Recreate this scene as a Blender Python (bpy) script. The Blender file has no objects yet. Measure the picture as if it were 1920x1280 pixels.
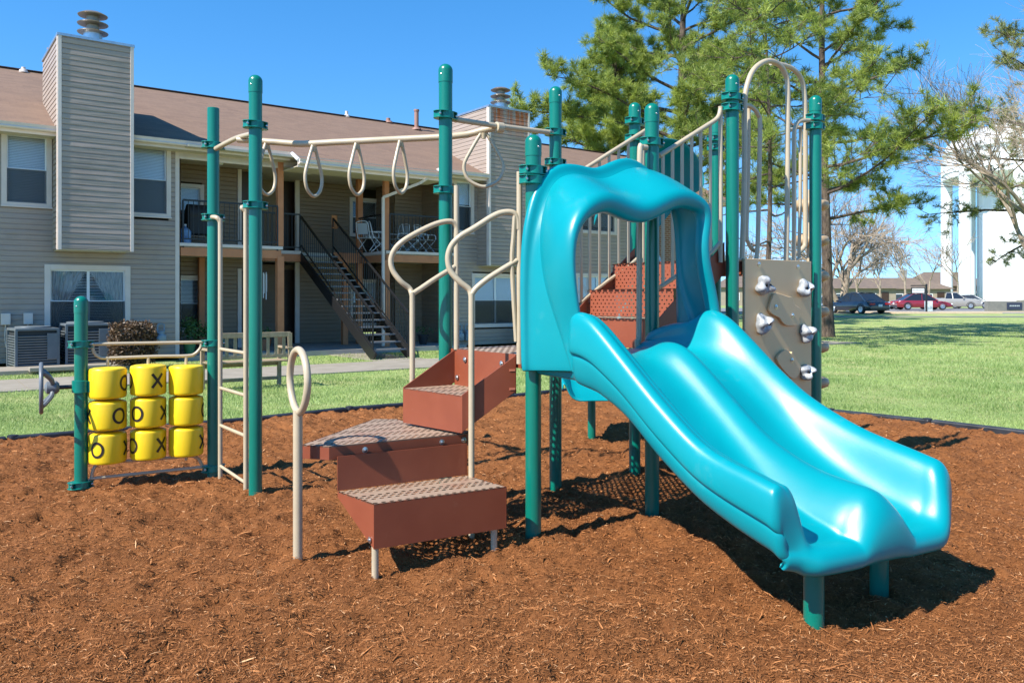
import bpy, math, random
import numpy as np
from mathutils import Vector, Matrix, noise
random.seed(7); np.random.seed(7)
SC = bpy.context.scene
COL = SC.collection
R = math.radians
# ------------------------------------------------------------------ survey of the place: f = 1540 px on a 1920 px wide picture
FP, CX, HY, EYE = 1540.0, 960.0, 560.0, 1.4
def P(x, y, Y): return Vector(((x-CX)/FP*Y, Y, EYE-(y-HY)/FP*Y))
def GP(x, y, z=0.0): return P(x, y, (EYE-z)*FP/(y-HY))
U = Vector((.8, .6, 0)); V = Vector((.6, -.8, 0)); PF = Vector((.122, 4.71, 0))
def onB(x, y, b):          # point of the vertical plane b = const (runs along V)
    k = (x-CX)/FP; Y = (b+.8*PF.x+.6*PF.y)/(.8*k+.6); return P(x, y, Y)
def onA(x, y, a):          # point of the vertical plane a = const (runs along U)
    k = (x-CX)/FP; Y = (a+.6*PF.x-.8*PF.y)/(.6*k-.8); return P(x, y, Y)
def AB(a, b, z): p = PF+V*a+U*b; return Vector((p.x, p.y, z))

# ------------------------------------------------------------------ materials
MATS = {}
def nt(name):
    m = bpy.data.materials.new(name); m.use_nodes = True; t = m.node_tree
    for n in list(t.nodes): t.nodes.remove(n)
    o = t.nodes.new('ShaderNodeOutputMaterial'); b = t.nodes.new('ShaderNodeBsdfPrincipled')
    t.links.new(b.outputs[0], o.inputs[0]); MATS[name] = m
    return m, t, b, o
def c4(c): return (c[0], c[1], c[2], 1)
def mixc(t, fac, a, b, blend='MIX'):
    n = t.nodes.new('ShaderNodeMix'); n.data_type = 'RGBA'; n.blend_type = blend
    for i, v in ((0, fac), (6, a), (7, b)):
        if hasattr(v, 'links'): t.links.new(v, n.inputs[i])
        elif i == 0: n.inputs[0].default_value = v
        else: n.inputs[i].default_value = c4(v)
    return n.outputs[2]
def noi(t, scale, detail=4, rough=.55, vec=None, stretch=None, kind='ShaderNodeTexNoise', coord='Object'):
    tc = t.nodes.new('ShaderNodeTexCoord'); v = tc.outputs[coord]
    if stretch:
        mp = t.nodes.new('ShaderNodeMapping'); mp.inputs['Scale'].default_value = stretch
        t.links.new(v, mp.inputs[0]); v = mp.outputs[0]
    n = t.nodes.new(kind); n.inputs['Scale'].default_value = scale
    if kind == 'ShaderNodeTexNoise':
        n.inputs['Detail'].default_value = detail; n.inputs['Roughness'].default_value = rough
    t.links.new(v, n.inputs['Vector']); return n.outputs[0]
def ramp(t, v, p0, p1, c0=(0, 0, 0), c1=(1, 1, 1)):
    r = t.nodes.new('ShaderNodeValToRGB'); e = r.color_ramp.elements
    e[0].position = p0; e[1].position = p1; e[0].color = c4(c0); e[1].color = c4(c1)
    t.links.new(v, r.inputs[0]); return r.outputs[0]
def bump(t, b, h, strength=.3, dist=.01):
    n = t.nodes.new('ShaderNodeBump'); n.inputs['Strength'].default_value = strength; n.inputs['Distance'].default_value = dist
    t.links.new(h, n.inputs['Height']); t.links.new(n.outputs[0], b.inputs['Normal'])
def mat(name, col, rough=.5, col2=None, ns=3.0, lo=.35, hi=.65, bs=None, bst=.2, bd=.005, metal=0, spec=.5, coat=0, stretch=None, coord='Object', rvar=0, dirt=None):
    m, t, b, o = nt(name)
    b.inputs['Base Color'].default_value = c4(col); b.inputs['Roughness'].default_value = rough
    b.inputs['Metallic'].default_value = metal; b.inputs['Specular IOR Level'].default_value = spec
    b.inputs['Coat Weight'].default_value = coat; b.inputs['Coat Roughness'].default_value = .15
    c = None
    if col2:
        c = mixc(t, ramp(t, noi(t, ns, stretch=stretch, coord=coord), lo, hi), col, col2)
    if dirt:
        c = mixc(t, ramp(t, noi(t, dirt[1], 8, .7), dirt[2], dirt[3]), c if c is not None else col, dirt[0])
    if c is not None: t.links.new(c, b.inputs['Base Color'])
    if bs: bump(t, b, noi(t, bs, 5, .6, stretch=stretch, coord=coord), bst, bd)
    if rvar:
        mr = t.nodes.new('ShaderNodeMapRange'); mr.inputs[3].default_value = rough-rvar; mr.inputs[4].default_value = rough+rvar
        t.links.new(noi(t, 6, 6, .65), mr.inputs[0]); t.links.new(mr.outputs[0], b.inputs['Roughness'])
    return m
def perforated(name, base, worn, pitch=.034, rad=.36, worn_lo=.35, worn_hi=.6, band=None):
    m, t, b, o = nt(name)
    N = t.nodes.new; L = t.links.new
    c = mixc(t, ramp(t, noi(t, 7, 6, .7), worn_lo, worn_hi), base, worn)
    L(c, b.inputs['Base Color']); b.inputs['Roughness'].default_value = .6
    uv = N('ShaderNodeUVMap'); uv.uv_map = 'UVMap'
    sx = N('ShaderNodeSeparateXYZ'); L(uv.outputs[0], sx.inputs[0])
    def mth(op, a, bb=None):
        n = N('ShaderNodeMath'); n.operation = op
        for i, v in ((0, a), (1, bb)):
            if v is None: continue
            if hasattr(v, 'links'): L(v, n.inputs[i])
            else: n.inputs[i].default_value = v
        return n.outputs[0]
    gx = mth('DIVIDE', sx.outputs[0], pitch*1.6); gy = mth('DIVIDE', sx.outputs[1], pitch)
    row = mth('FLOOR', gy); odd = mth('MODULO', mth('ABSOLUTE', row), 2.0)
    gx2 = mth('ADD', gx, mth('MULTIPLY', odd, .5))
    fx = mth('SUBTRACT', mth('FRACT', gx2), .5); fy = mth('SUBTRACT', mth('FRACT', gy), .5)
    d = mth('SQRT', mth('ADD', mth('POWER', mth('MULTIPLY', mth('ABSOLUTE', fx), 1.15), 2.0), mth('POWER', mth('ABSOLUTE', fy), 2.0)))
    hole = mth('LESS_THAN', d, rad)
    if band: hole = mth('MULTIPLY', hole, mth('GREATER_THAN', mth('FRACT', mth('DIVIDE', sx.outputs[1], band)), .30))
    tr = N('ShaderNodeBsdfTransparent'); mx = N('ShaderNodeMixShader')
    L(hole, mx.inputs[0]); L(b.outputs[0], mx.inputs[1]); L(tr.outputs[0], mx.inputs[2]); L(mx.outputs[0], o.inputs[0])
    return m

TEAL = mat('teal_powder_coat', (.0, .145, .103), .3, (.0, .155, .11), 3, bs=60, bst=.03, coat=.2, rvar=.05, dirt=((.05, .15, .12), 6, .6, .85))
TEALC = mat('teal_clamp_casting', (.0, .15, .12), .34, (.0, .18, .14), 5, bs=80, bst=.08)
TURQ = mat('turquoise_moulded_plastic', (.0, .235, .275), .32, (.0, .258, .298), 2.5, bs=260, bst=.28, bd=.0015, spec=.42, dirt=((.06, .27, .30), 5, .6, .9), rvar=.08)
TAN = mat('tan_powder_coat', (.42, .345, .235), .36, (.47, .385, .26), 5, bs=90, bst=.05, coat=.15, dirt=((.27, .22, .15), 9, .62, .8))
RUST = mat('red_brown_vinyl', (.21, .05, .022), .45, (.235, .06, .027), 5, bs=140, bst=.12, bd=.002, dirt=((.3, .15, .09), 8, .62, .85))
RUSTP = perforated('red_brown_tread_worn', (.27, .13, .085), (.36, .275, .20), .031, .31, .28, .5)
RUSTS = perforated('step_tread_worn', (.27, .13, .085), (.31, .215, .15), .0275, .34, .25, .5, band=.165)
SCUFF = None
RUSTR = perforated('red_brown_riser_perforated', (.26, .065, .03), (.28, .08, .04), .026, .2, .6, .9)
YEL = mat('yellow_plastic_drum', (.80, .53, .008), .36, (.84, .58, .014), 3, bs=120, bst=.04, spec=.5, dirt=((.55, .33, .04), 8, .62, .85))
BLK = mat('black_paint', (.012, .012, .013), .4)
SIGNBLK = mat('black_symbol_paint', (.02, .012, .008), .5)
TANP = mat('tan_plastic_panel', (.62, .42, .22), .42, (.66, .45, .24), 3, bs=150, bst=.1, bd=.002, dirt=((.25, .19, .12), 4, .6, .85))
GREYH = mat('grey_marbled_handhold', (.25, .27, .29), .45, (.47, .48, .48), 14, .42, .58, bs=60, bst=.2)
TANH = mat('tan_handhold', (.42, .29, .16), .5, (.48, .34, .2), 12)
GREYP = mat('grey_plastic', (.115, .13, .145), .4, (.14, .155, .17), 6)
BOLT = mat('bolt_steel', (.55, .55, .55), .3, metal=.9)
SHADEBAR = mat('brown_grey_baluster', (.30, .235, .185), .45, (.33, .26, .2), 5)

# siding: horizontal laps are real; streaky grime and slight waviness
def siding_mat(name, a, b_):
    m, t, b, o = nt(name)
    c = mixc(t, ramp(t, noi(t, 2.0, 6, .6, stretch=(.35, .35, 6)), .3, .7), a, b_)
    c = mixc(t, ramp(t, noi(t, .7, 6, .7), .5, .8), c, tuple(x*.82 for x in a))
    t.links.new(c, b.inputs['Base Color']); b.inputs['Roughness'].default_value = .5
    bump(t, b, noi(t, 1.0, 3, .5, stretch=(.45, .45, 4.5)), .8, .05)
    return m
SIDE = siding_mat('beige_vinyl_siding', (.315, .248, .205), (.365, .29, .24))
SIDE_SHADE = siding_mat('tan_vinyl_siding_shade_darkened', (.225, .155, .10), (.25, .175, .115))  # recess walls: tan siding with the recess shade darkened into its colour
TRIM = mat('cream_trim', (.60, .51, .45), .5, (.66, .56, .50), 3, bs=30, bst=.1)
WHITE = mat('white_aluminium', (.72, .74, .76), .35, (.66, .68, .7), 5)
ORANGE = mat('terracotta_painted_wood', (.46, .17, .07), .6, (.52, .2, .085), 4, bs=40, bst=.2, dirt=((.3, .13, .07), 3, .6, .8))
CONC = mat('concrete', (.30, .265, .215), .85, (.245, .215, .17), 3, bs=60, bst=.4, dirt=((.2, .17, .13), 2, .55, .8))
PORCH = mat('porch_concrete', (.33, .32, .30), .85, (.27, .26, .24), 3, bs=60, bst=.3)
SOFFIT = mat('soffit_board', (.52, .46, .36), .7, (.47, .41, .32), 4)
GALV = mat('galvanised_steel', (.5, .54, .58), .3, (.4, .43, .47), 8, metal=.8)
RUSTYCAP = mat('rusty_flue_cap', (.25, .22, .19), .45, (.28, .19, .13), 7, .5, .75, metal=.6)
RUSTSTAIN = mat('rust_stained_siding', (.37, .325, .265), .5, (.45, .14, .03), 4, .4, .55, stretch=(1, 1, .4))
DOOR = mat('dark_brown_door', (.035, .018, .012), .4, (.05, .025, .015), 4)
GLASS = None
def sheer(m):
    t = m.node_tree; o = [n for n in t.nodes if n.type == 'OUTPUT_MATERIAL'][0]; b = [n for n in t.nodes if n.type == 'BSDF_PRINCIPLED'][0]
    tr = t.nodes.new('ShaderNodeBsdfTransparent'); mx = t.nodes.new('ShaderNodeMixShader'); mx.inputs[0].default_value = .72
    t.links.new(tr.outputs[0], mx.inputs[1]); t.links.new(b.outputs[0], mx.inputs[2]); t.links.new(mx.outputs[0], o.inputs[0])
def glassmat(name='window_glass', rough=.03):
    m, t, b, o = nt(name)
    g = t.nodes.new('ShaderNodeBsdfGlossy'); g.inputs['Roughness'].default_value = rough; g.inputs[0].default_value = (.9, .95, 1, 1)
    tr = t.nodes.new('ShaderNodeBsdfTransparent'); tr.inputs[0].default_value = (.93, .95, .96, 1)
    fr = t.nodes.new('ShaderNodeFresnel'); fr.inputs[0].default_value = 1.4
    mx = t.nodes.new('ShaderNodeMixShader'); t.links.new(fr.outputs[0], mx.inputs[0]); t.links.new(tr.outputs[0], mx.inputs[1]); t.links.new(g.outputs[0], mx.inputs[2])
    t.links.new(mx.outputs[0], o.inputs[0]); return m
GLASS = glassmat()
ROOM = mat('dark_room', (.02, .022, .025), .9)
BLIND = mat('white_blind', (.82, .83, .84), .6)
SCREEN, _t, _b, _o = nt('insect_screen')
_b.inputs['Base Color'].default_value = (.03, .035, .04, 1); _tr = _t.nodes.new('ShaderNodeBsdfTransparent'); _mx = _t.nodes.new('ShaderNodeMixShader'); _mx.inputs[0].default_value = .62
_t.links.new(_tr.outputs[0], _mx.inputs[1]); _t.links.new(_b.outputs[0], _mx.inputs[2]); _t.links.new(_mx.outputs[0], _o.inputs[0])
CURTAIN = mat('sheer_curtain', (.62, .60, .59), .8, (.34, .34, .35), 8, stretch=(6, 1, .5))
sheer(CURTAIN)
def shingles():
    m, t, b, o = nt('brown_shingles')
    br = t.nodes.new('ShaderNodeTexBrick'); tc = t.nodes.new('ShaderNodeTexCoord')
    uv = t.nodes.new('ShaderNodeUVMap'); uv.uv_map = 'UVMap'
    t.links.new(uv.outputs[0], br.inputs['Vector']); br.inputs['Scale'].default_value = 1
    br.inputs['Brick Width'].default_value = .30; br.inputs['Row Height'].default_value = .14; br.inputs['Mortar Size'].default_value = .006
    br.inputs['Color1'].default_value = (.205, .128, .078, 1); br.inputs['Color2'].default_value = (.105, .066, .042, 1); br.inputs['Mortar'].default_value = (.10, .055, .04, 1)
    c = mixc(t, ramp(t, noi(t, 1.2, 6, .7, stretch=(.6, 2, 2)), .3, .75), br.outputs[0], (.19, .122, .078))
    c2 = mixc(t, .35, c, ramp(t, noi(t, 60, 3), .3, .7, (.12, .07, .05), (.32, .2, .15)))
    t.links.new(c2, b.inputs['Base Color']); b.inputs['Roughness'].default_value = .9
    bump(t, b, br.outputs[1], -.6, .01); return m
ROOF = shingles()
BARK = mat('pine_bark', (.055, .037, .028), .9, (.125, .09, .065), 5, .4, .6, bs=9, bst=.9, bd=.05, stretch=(2.5, 2.5, .6))
BAREBARK = mat('bare_grey_bark', (.22, .17, .125), .9, (.36, .29, .22), 3, bs=20, bst=.5)
def leafmat(name, c1, c2, trans=.3, rough=.5):
    m, t, b, o = nt(name)
    at = t.nodes.new('ShaderNodeAttribute'); at.attribute_name = 'rnd'
    c = mixc(t, at.outputs['Fac'], c1, c2)
    t.links.new(c, b.inputs['Base Color']); b.inputs['Roughness'].default_value = rough
    tl = t.nodes.new('ShaderNodeBsdfTranslucent'); t.links.new(c, tl.inputs[0])
    mx = t.nodes.new('ShaderNodeMixShader'); mx.inputs[0].default_value = trans
    t.links.new(b.outputs[0], mx.inputs[1]); t.links.new(tl.outputs[0], mx.inputs[2]); t.links.new(mx.outputs[0], o.inputs[0]); return m
NEEDLE = leafmat('pine_needles', (.06, .12, .03), (.50, .57, .10), .42)
NEEDLE2 = leafmat('rusty_pine_needles', (.10, .15, .04), (.50, .50, .14), .4)
GRASSB = leafmat('grass_blades', (.125, .22, .05), (.44, .55, .19), .35, .5)
SHRUBM = leafmat('brown_shrub_leaves', (.035, .022, .012), (.17, .10, .05), .15)
LEAFG = leafmat('green_plant_leaves', (.03, .08, .02), (.08, .18, .04), .2)
def mulchmat(name, chips=False):
    m, t, b, o = nt(name)
    if chips:
        at = t.nodes.new('ShaderNodeAttribute'); at.attribute_name = 'rnd'
        r = t.nodes.new('ShaderNodeValToRGB'); e = r.color_ramp.elements
        e[0].position = 0; e[0].color = (.12, .045, .015, 1); e[1].position = 1; e[1].color = (.66, .40, .21, 1)
        x = e.new(.55); x.color = (.30, .115, .039, 1); x = e.new(.92); x.color = (.46, .20, .076, 1)
        t.links.new(at.outputs['Fac'], r.inputs[0]); t.links.new(r.outputs[0], b.inputs['Base Color'])
    else:
        n1 = noi(t, 55, 8, .75); n2 = noi(t, 3, 4)
        c = mixc(t, ramp(t, n1, .35, .7), (.12, .042, .014), (.37, .146, .05))
        c = mixc(t, ramp(t, n2, .4, .75), c, (.33, .128, .043))
        t.links.new(c, b.inputs['Base Color']); bump(t, b, noi(t, 90, 8, .8), 1.0, .02)
    b.inputs['Roughness'].default_value = .85; b.inputs['Specular IOR Level'].default_value = .1; return m
MULCH = mulchmat('mulch_bed'); CHIP = mulchmat('mulch_shreds', True)
def lawnmat():
    m, t, b, o = nt('lawn')
    c = mixc(t, ramp(t, noi(t, 25, 8, .75, stretch=(1, .5, 1)), .32, .68), (.16, .235, .06), (.36, .45, .155))
    c = mixc(t, ramp(t, noi(t, .8, 5, .6), .45, .7), c, (.40, .40, .17))
    c = mixc(t, ramp(t, noi(t, 4, 6, .7), .62, .8), c, (.22, .20, .09))
    t.links.new(c, b.inputs['Base Color']); b.inputs['Roughness'].default_value = .8; b.inputs['Specular IOR Level'].default_value = .2
    bump(t, b, noi(t, 60, 6, .7), .8, .03); return m
LAWN = lawnmat()
ASPH = mat('asphalt', (.17, .17, .175), .9, (.21, .21, .21), 1.5, bs=80, bst=.3)
CURB = mat('sandy_kerb', (.48, .37, .25), .9, (.55, .44, .3), 4)
EDGE = mat('black_plastic_border', (.012, .014, .018), .45, (.03, .033, .04), 6, bs=50, bst=.2)
TOWER = mat('white_tower_paint', (.82, .83, .85), .5, (.76, .775, .80), .3)
WOODB = mat('weathered_bench_wood', (.27, .20, .12), .8, (.34, .26, .17), 6, bs=30, bst=.4, stretch=(4, 4, 1))
RUBBER = mat('tyre_rubber', (.015, .015, .016), .7)
def carpaint(name, c): return mat(name, c, .25, coat=1.0, spec=.6)

# ------------------------------------------------------------------ mesh builder
OFF = {}
class MB:
    def __init__(s): s.v = []; s.f = []; s.m = []; s.cm = 0; s.uv = {}
    def add(s, vs, fs, m=None):
        n = len(s.v); s.v += [tuple(v) for v in vs]
        for f in fs: s.f.append(tuple(i+n for i in f)); s.m.append(s.cm if m is None else m)
        return s
    def box(s, c, d, rz=0, M=None, m=None):
        x, y, z = d[0]/2, d[1]/2, d[2]/2
        vs = [Vector((i*x, j*y, k*z)) for k in (-1, 1) for j in (-1, 1) for i in (-1, 1)]
        if M is None: M = Matrix.Rotation(rz, 3, 'Z')
        vs = [M @ v+Vector(c) for v in vs]
        return s.add(vs, [(0, 2, 3, 1), (4, 5, 7, 6), (0, 1, 5, 4), (1, 3, 7, 5), (3, 2, 6, 7), (2, 0, 4, 6)], m)
    def bar(s, p, q, w, h, up=Vector((0, 0, 1)), m=None):
        p = Vector(p); q = Vector(q); x = (q-p); l = x.length; x.normalize()
        y = up.cross(x); y = y.normalized() if y.length > 1e-4 else Vector((1, 0, 0)).cross(x).normalized()
        z = x.cross(y); M = Matrix((x, y, z)).transposed()
        return s.box((p+q)/2, (l, w, h), M=M, m=m)
    def tube(s, pts, r, seg=10, closed=False, caps=True, m=None):
        pts = [Vector(p) for p in pts]; n = len(pts)
        rs = r if isinstance(r, (list, tuple)) else [r]*n
        tans = []
        for i in range(n):
            if closed: t = pts[(i+1) % n]-pts[i-1]
            else: t = pts[min(i+1, n-1)]-pts[max(i-1, 0)]
            tans.append(t.normalized() if t.length > 1e-9 else Vector((0, 0, 1)))
        ref = Vector((0, 0, 1)) if abs(tans[0].z) < .9 else Vector((1, 0, 0))
        nrm = (ref-tans[0]*ref.dot(tans[0])).normalized(); vs = []
        for i in range(n):
            nrm = nrm-tans[i]*nrm.dot(tans[i]); nrm.normalize(); bn = tans[i].cross(nrm)
            for k in range(seg):
                a = 2*math.pi*k/seg; vs.append(pts[i]+(nrm*math.cos(a)+bn*math.sin(a))*rs[i])
        fs = []
        for i in range(n if closed else n-1):
            j = (i+1) % n
            for k in range(seg):
                l = (k+1) % seg; fs.append((i*seg+k, i*seg+l, j*seg+l, j*seg+k))
        if caps and not closed: fs.append(tuple(range(seg))[::-1]); fs.append(tuple((n-1)*seg+k for k in range(seg)))
        return s.add(vs, fs, m)
    def lathe(s, prof, c, axis=(0, 0, 1), seg=20, m=None):
        ax = Vector(axis).normalized(); ref = Vector((0, 0, 1)) if abs(ax.z) < .9 else Vector((1, 0, 0))
        x = (ref-ax*ref.dot(ax)).normalized(); y = ax.cross(x); c = Vector(c); vs = []; fs = []
        for r, h in prof:
            for k in range(seg):
                a = 2*math.pi*k/seg; vs.append(c+ax*h+(x*math.cos(a)+y*math.sin(a))*max(r, 1e-4))
        for i in range(len(prof)-1):
            for k in range(seg):
                l = (k+1) % seg; fs.append((i*seg+k, i*seg+l, (i+1)*seg+l, (i+1)*seg+k))
        fs.append(tuple(range(seg))[::-1]); fs.append(tuple((len(prof)-1)*seg+k for k in range(seg)))
        return s.add(vs, fs, m)
    def prism(s, poly, z0, z1, m=None, mtop=None):     # poly: list of (x,y); vertical prism
        n = len(poly); vs = [(p[0], p[1], z0) for p in poly]+[(p[0], p[1], z1) for p in poly]
        s.add(vs, [tuple(range(n))[::-1]]+[(i, (i+1) % n, n+(i+1) % n, n+i) for i in range(n)], m)
        k = len(s.v)-n; s.f.append(tuple(range(k, k+n))); s.m.append(mtop if mtop is not None else (m or 0)); return s
    def plate(s, pts, thick, nrm, m=None):              # planar polygon given thickness along nrm
        nrm = Vector(nrm).normalized()*thick/2; n = len(pts); pts = [Vector(p) for p in pts]
        return s.add([p-nrm for p in pts]+[p+nrm for p in pts], [tuple(range(n))[::-1], tuple(range(n, 2*n))]+[(i, (i+1) % n, n+(i+1) % n, n+i) for i in range(n)], m)
    def grid(s, rows, m=None, closed=False):
        nr = len(rows); nc = len(rows[0]); vs = [p for r in rows for p in r]
        return s.add(vs, [(i*nc+j, i*nc+(j+1) % nc, (i+1)*nc+(j+1) % nc, (i+1)*nc+j) for i in range(nr-1) for j in range(nc if closed else nc-1)], m)
    def build(s, name, mats, parent=None, smooth=40, bevel=0, subsurf=0, solid=0, uvscale=None, origin=None, base=False, fixn=False):
        if not isinstance(mats, (list, tuple)): mats = [mats]
        me = bpy.data.meshes.new(name); a = np.array(s.v, dtype=float).reshape(-1, 3)
        if origin is not None: c = Vector(origin)
        else:
            lo = a.min(0); hi = a.max(0); c = Vector((lo+hi)/2)
            if base or parent is None: c.z = lo[2]
        a = a-np.array(c); me.from_pydata(a.tolist(), [], s.f)
        for m in mats: me.materials.append(m)
        me.polygons.foreach_set('material_index', s.m)
        if fixn:
            import bmesh
            bm = bmesh.new(); bm.from_mesh(me); bmesh.ops.recalc_face_normals(bm, faces=bm.faces); bm.to_mesh(me); bm.free()
        if uvscale:
            ul = me.uv_layers.new(name='UVMap')
            for p in me.polygons:
                for li in p.loop_indices:
                    w = uvscale(Vector(me.vertices[me.loops[li].vertex_index].co)+c, p); ul.data[li].uv = w
        me.update()
        if smooth:
            me.polygons.foreach_set('use_smooth', [True]*len(me.polygons)); me.set_sharp_from_angle(angle=R(smooth))
        ob = bpy.data.objects.new(name, me); COL.objects.link(ob)
        if parent is not None: ob.parent = parent; ob.location = c-OFF[parent.name]
        else: ob.location = c
        OFF[ob.name] = c.copy()
        if bevel:
            md = ob.modifiers.new('bevel', 'BEVEL'); md.width = bevel; md.segments = 2; md.limit_method = 'ANGLE'; md.angle_limit = R(40)
        if solid:
            md = ob.modifiers.new('solidify', 'SOLIDIFY'); md.thickness = abs(solid); md.offset = -1 if solid > 0 else 1
        if subsurf:
            md = ob.modifiers.new('subsurf', 'SUBSURF'); md.levels = subsurf; md.render_levels = subsurf
        return ob
def tag(o, label=None, cat=None, group=None, kind=None):
    if label: o['label'] = label
    if cat: o['category'] = cat
    if group: o['group'] = group
    if kind: o['kind'] = kind
    return o
def empty(name, loc, label, cat, rz=0, group=None, local=False):
    o = bpy.data.objects.new(name, None); COL.objects.link(o); o.empty_display_size = .2
    o.location = loc; o.rotation_euler = (0, 0, rz); tag(o, label, cat, group)
    OFF[o.name] = Vector((0, 0, 0)) if local else Vector(loc); return o
def kids(o): return [c for c in bpy.data.objects if c.parent == o]
def copy_tree(o, loc=None, rz=None, parent=None, label=None):
    ch = kids(o); c = o.copy(); COL.objects.link(c)
    if parent: c.parent = parent
    if loc is not None: c.location = loc
    if rz is not None: c.rotation_euler[2] = rz
    if label: c['label'] = label
    for k in ch: copy_tree(k, parent=c)
    return c
def spline(pts, n=8, closed=False):      # Catmull-Rom through control points
    pts = [Vector(p) for p in pts]; out = []; N = len(pts)
    rng = range(N if closed else N-1)
    for i in rng:
        if closed: p0, p1, p2, p3 = pts[i-1], pts[i], pts[(i+1) % N], pts[(i+2) % N]
        else: p0 = pts[max(i-1, 0)]; p1 = pts[i]; p2 = pts[i+1]; p3 = pts[min(i+2, N-1)]
        for k in range(n):
            t = k/n; out.append(.5*((2*p1)+(-p0+p2)*t+(2*p0-5*p1+4*p2-p3)*t*t+(-p0+3*p1-3*p2+p3)*t**3))
    if not closed: out.append(pts[-1])
    return out
def mesh_np(name, verts, faces_flat, fsize, material, parent=None, rnd=None, smooth=False, loc=None):
    me = bpy.data.meshes.new(name); nv = len(verts); nf = len(faces_flat)//fsize
    me.vertices.add(nv); me.vertices.foreach_set('co', np.asarray(verts, dtype=np.float32).ravel())
    me.loops.add(nf*fsize); me.loops.foreach_set('vertex_index', np.asarray(faces_flat, dtype=np.int32))
    me.polygons.add(nf); me.polygons.foreach_set('loop_start', np.arange(0, nf*fsize, fsize, dtype=np.int32))
    try: me.polygons.foreach_set('loop_total', np.full(nf, fsize, dtype=np.int32))
    except Exception: pass
    me.update(calc_edges=True)
    if rnd is not None:
        at = me.attributes.new('rnd', 'FLOAT', 'POINT'); at.data.foreach_set('value', np.asarray(rnd, dtype=np.float32))
    if smooth: me.polygons.foreach_set('use_smooth', np.ones(nf, dtype=bool))
    me.materials.append(material); ob = bpy.data.objects.new(name, me); COL.objects.link(ob)
    if parent is not None: ob.parent = parent
    if loc is not None: ob.location = loc
    OFF[ob.name] = Vector(loc) if loc is not None else Vector((0, 0, 0)); return ob
# ================================================================== PLAY STRUCTURE (one thing: everything is bolted together)
PS = empty('play_structure', (.9, 5.3, 0), 'large teal and turquoise playground climber with double slide, steps and monkey bars on mulch', 'playground')
Z1, Z2 = 1.07, 1.67
posts = {'A': (-3.185, 6.07, 1.42, [(-3, 645), (-2, 908)]), 'B': (-2.353, 6.47, 2.9, [(0, 273), (0, 408), (0, 643), (0, 877)]), 'C': (-1.796, 5.75, 2.965, [(0, 235), (0, 385)]),
  'D': (-.445, 5.5, 2.97, [(0, 217), (0, 357)]), 'E': (.322, 6.08, 2.97, [(0, 249), (0, 305)]), 'F': (.122, 4.71, 2.34, [(0, 320), (0, 338)]),
  'G': (.903, 5.3, 2.66, [(0, 267), (0, 655)]), 'H': (.983, 6.58, 2.97, [(0, 228), (0, 260)]), 'I': (1.55, 5.78, 2.976, [(0, 183), (0, 203)]),
  'J': (2.36, 6.39, 2.98, [(0, 222), (0, 238)]), 'K': (1.78, 7.18, 2.97, [(0, 261), (0, 278)])}
PR = .0455
def ellplate(mb, c, rx, ry, h, ang, seg=24):
    poly = []
    for k in range(seg):
        t = 2*math.pi*k/seg; x = rx*(abs(math.cos(t))**.7)*(1 if math.cos(t) > 0 else -1); y = ry*math.sin(t)
        poly.append((c[0]+x*math.cos(ang)-y*math.sin(ang), c[1]+x*math.sin(ang)+y*math.cos(ang)))
    mb.prism(poly, c[2]-h/2, c[2]+h/2)
for k, (x, y, zt, cl) in posts.items():
    mb = MB()
    if k == 'B':
        mb.lathe([(PR, -.1), (PR, zt-.003), (PR-.003, zt), (PR-.008, zt-.002), (PR-.008, zt-.06)], (x, y, 0), seg=28)
        post = mb.build('post', TEAL, PS, origin=(x, y, 0))
    else:
        mb.lathe([(PR, -.1), (PR, zt-.12)], (x, y, 0), seg=28)
        post = mb.build('post', TEAL, PS, origin=(x, y, 0))
        cb = MB(); cb.lathe([(PR+.0025, 0), (PR+.0025, .08)]+[((PR+.0025)*math.cos(t), .08+.045*math.sin(t)) for t in [i*math.pi/16 for i in range(1, 8)]]+[(.002, .125)], (x, y, zt-.125), seg=28)
        cb.build('post_cap', TEAL, post, smooth=50)
        d = (-Vector((x, y, 0))).normalized(); e = Vector((-d.y, d.x, 0))*(1 if x < 0 else -1)
        rv = MB(); q = Vector((x, y, zt-.075))+(d*.75-e*.6).normalized()*(PR+.002); rv.lathe([(.006, 0), (.005, .003), (.001, .005)], q, (q-Vector((x, y, q.z))), seg=8); rv.build('rivet', BOLT, post)
    for dz, py in cl:
        z = EYE-(py-HY)/FP*y
        mb = MB(); ang = math.atan2(.6, .8)+(.15 if k in 'ACD' else 0)
        c = (x, y, z)
        mb.lathe([(PR+.001, -.024), (PR+.012, -.022), (PR+.012, .022), (PR+.001, .024)], c, seg=24)
        ellplate(mb, (x, y, z+.022), .092, .056, .006, ang); ellplate(mb, (x, y, z-.022), .092, .056, .006, ang)
        for s in (-1, 1):
            q = Vector(c)+Vector((math.cos(ang), math.sin(ang), 0))*s*.07
            mb.box(q, (.012, .07, .036), ang)
            mb.box(q+Vector((math.cos(ang), math.sin(ang), 0))*s*-.008, (.02, .03, .042), ang)
        clp = mb.build('clamp', TEALC, post, bevel=.0015)
        for s in (-1, 1):
            bt = MB(); q = Vector(c)+Vector((math.cos(ang), math.sin(ang), 0))*s*.072+Vector((.6, -.8, 0))*.034
            bt.lathe([(.008, 0), (.008, .004), (.004, .007)], q, (.6, -.8, 0), seg=8); bt.build('clamp_bolt', BOLT, post)

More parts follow.
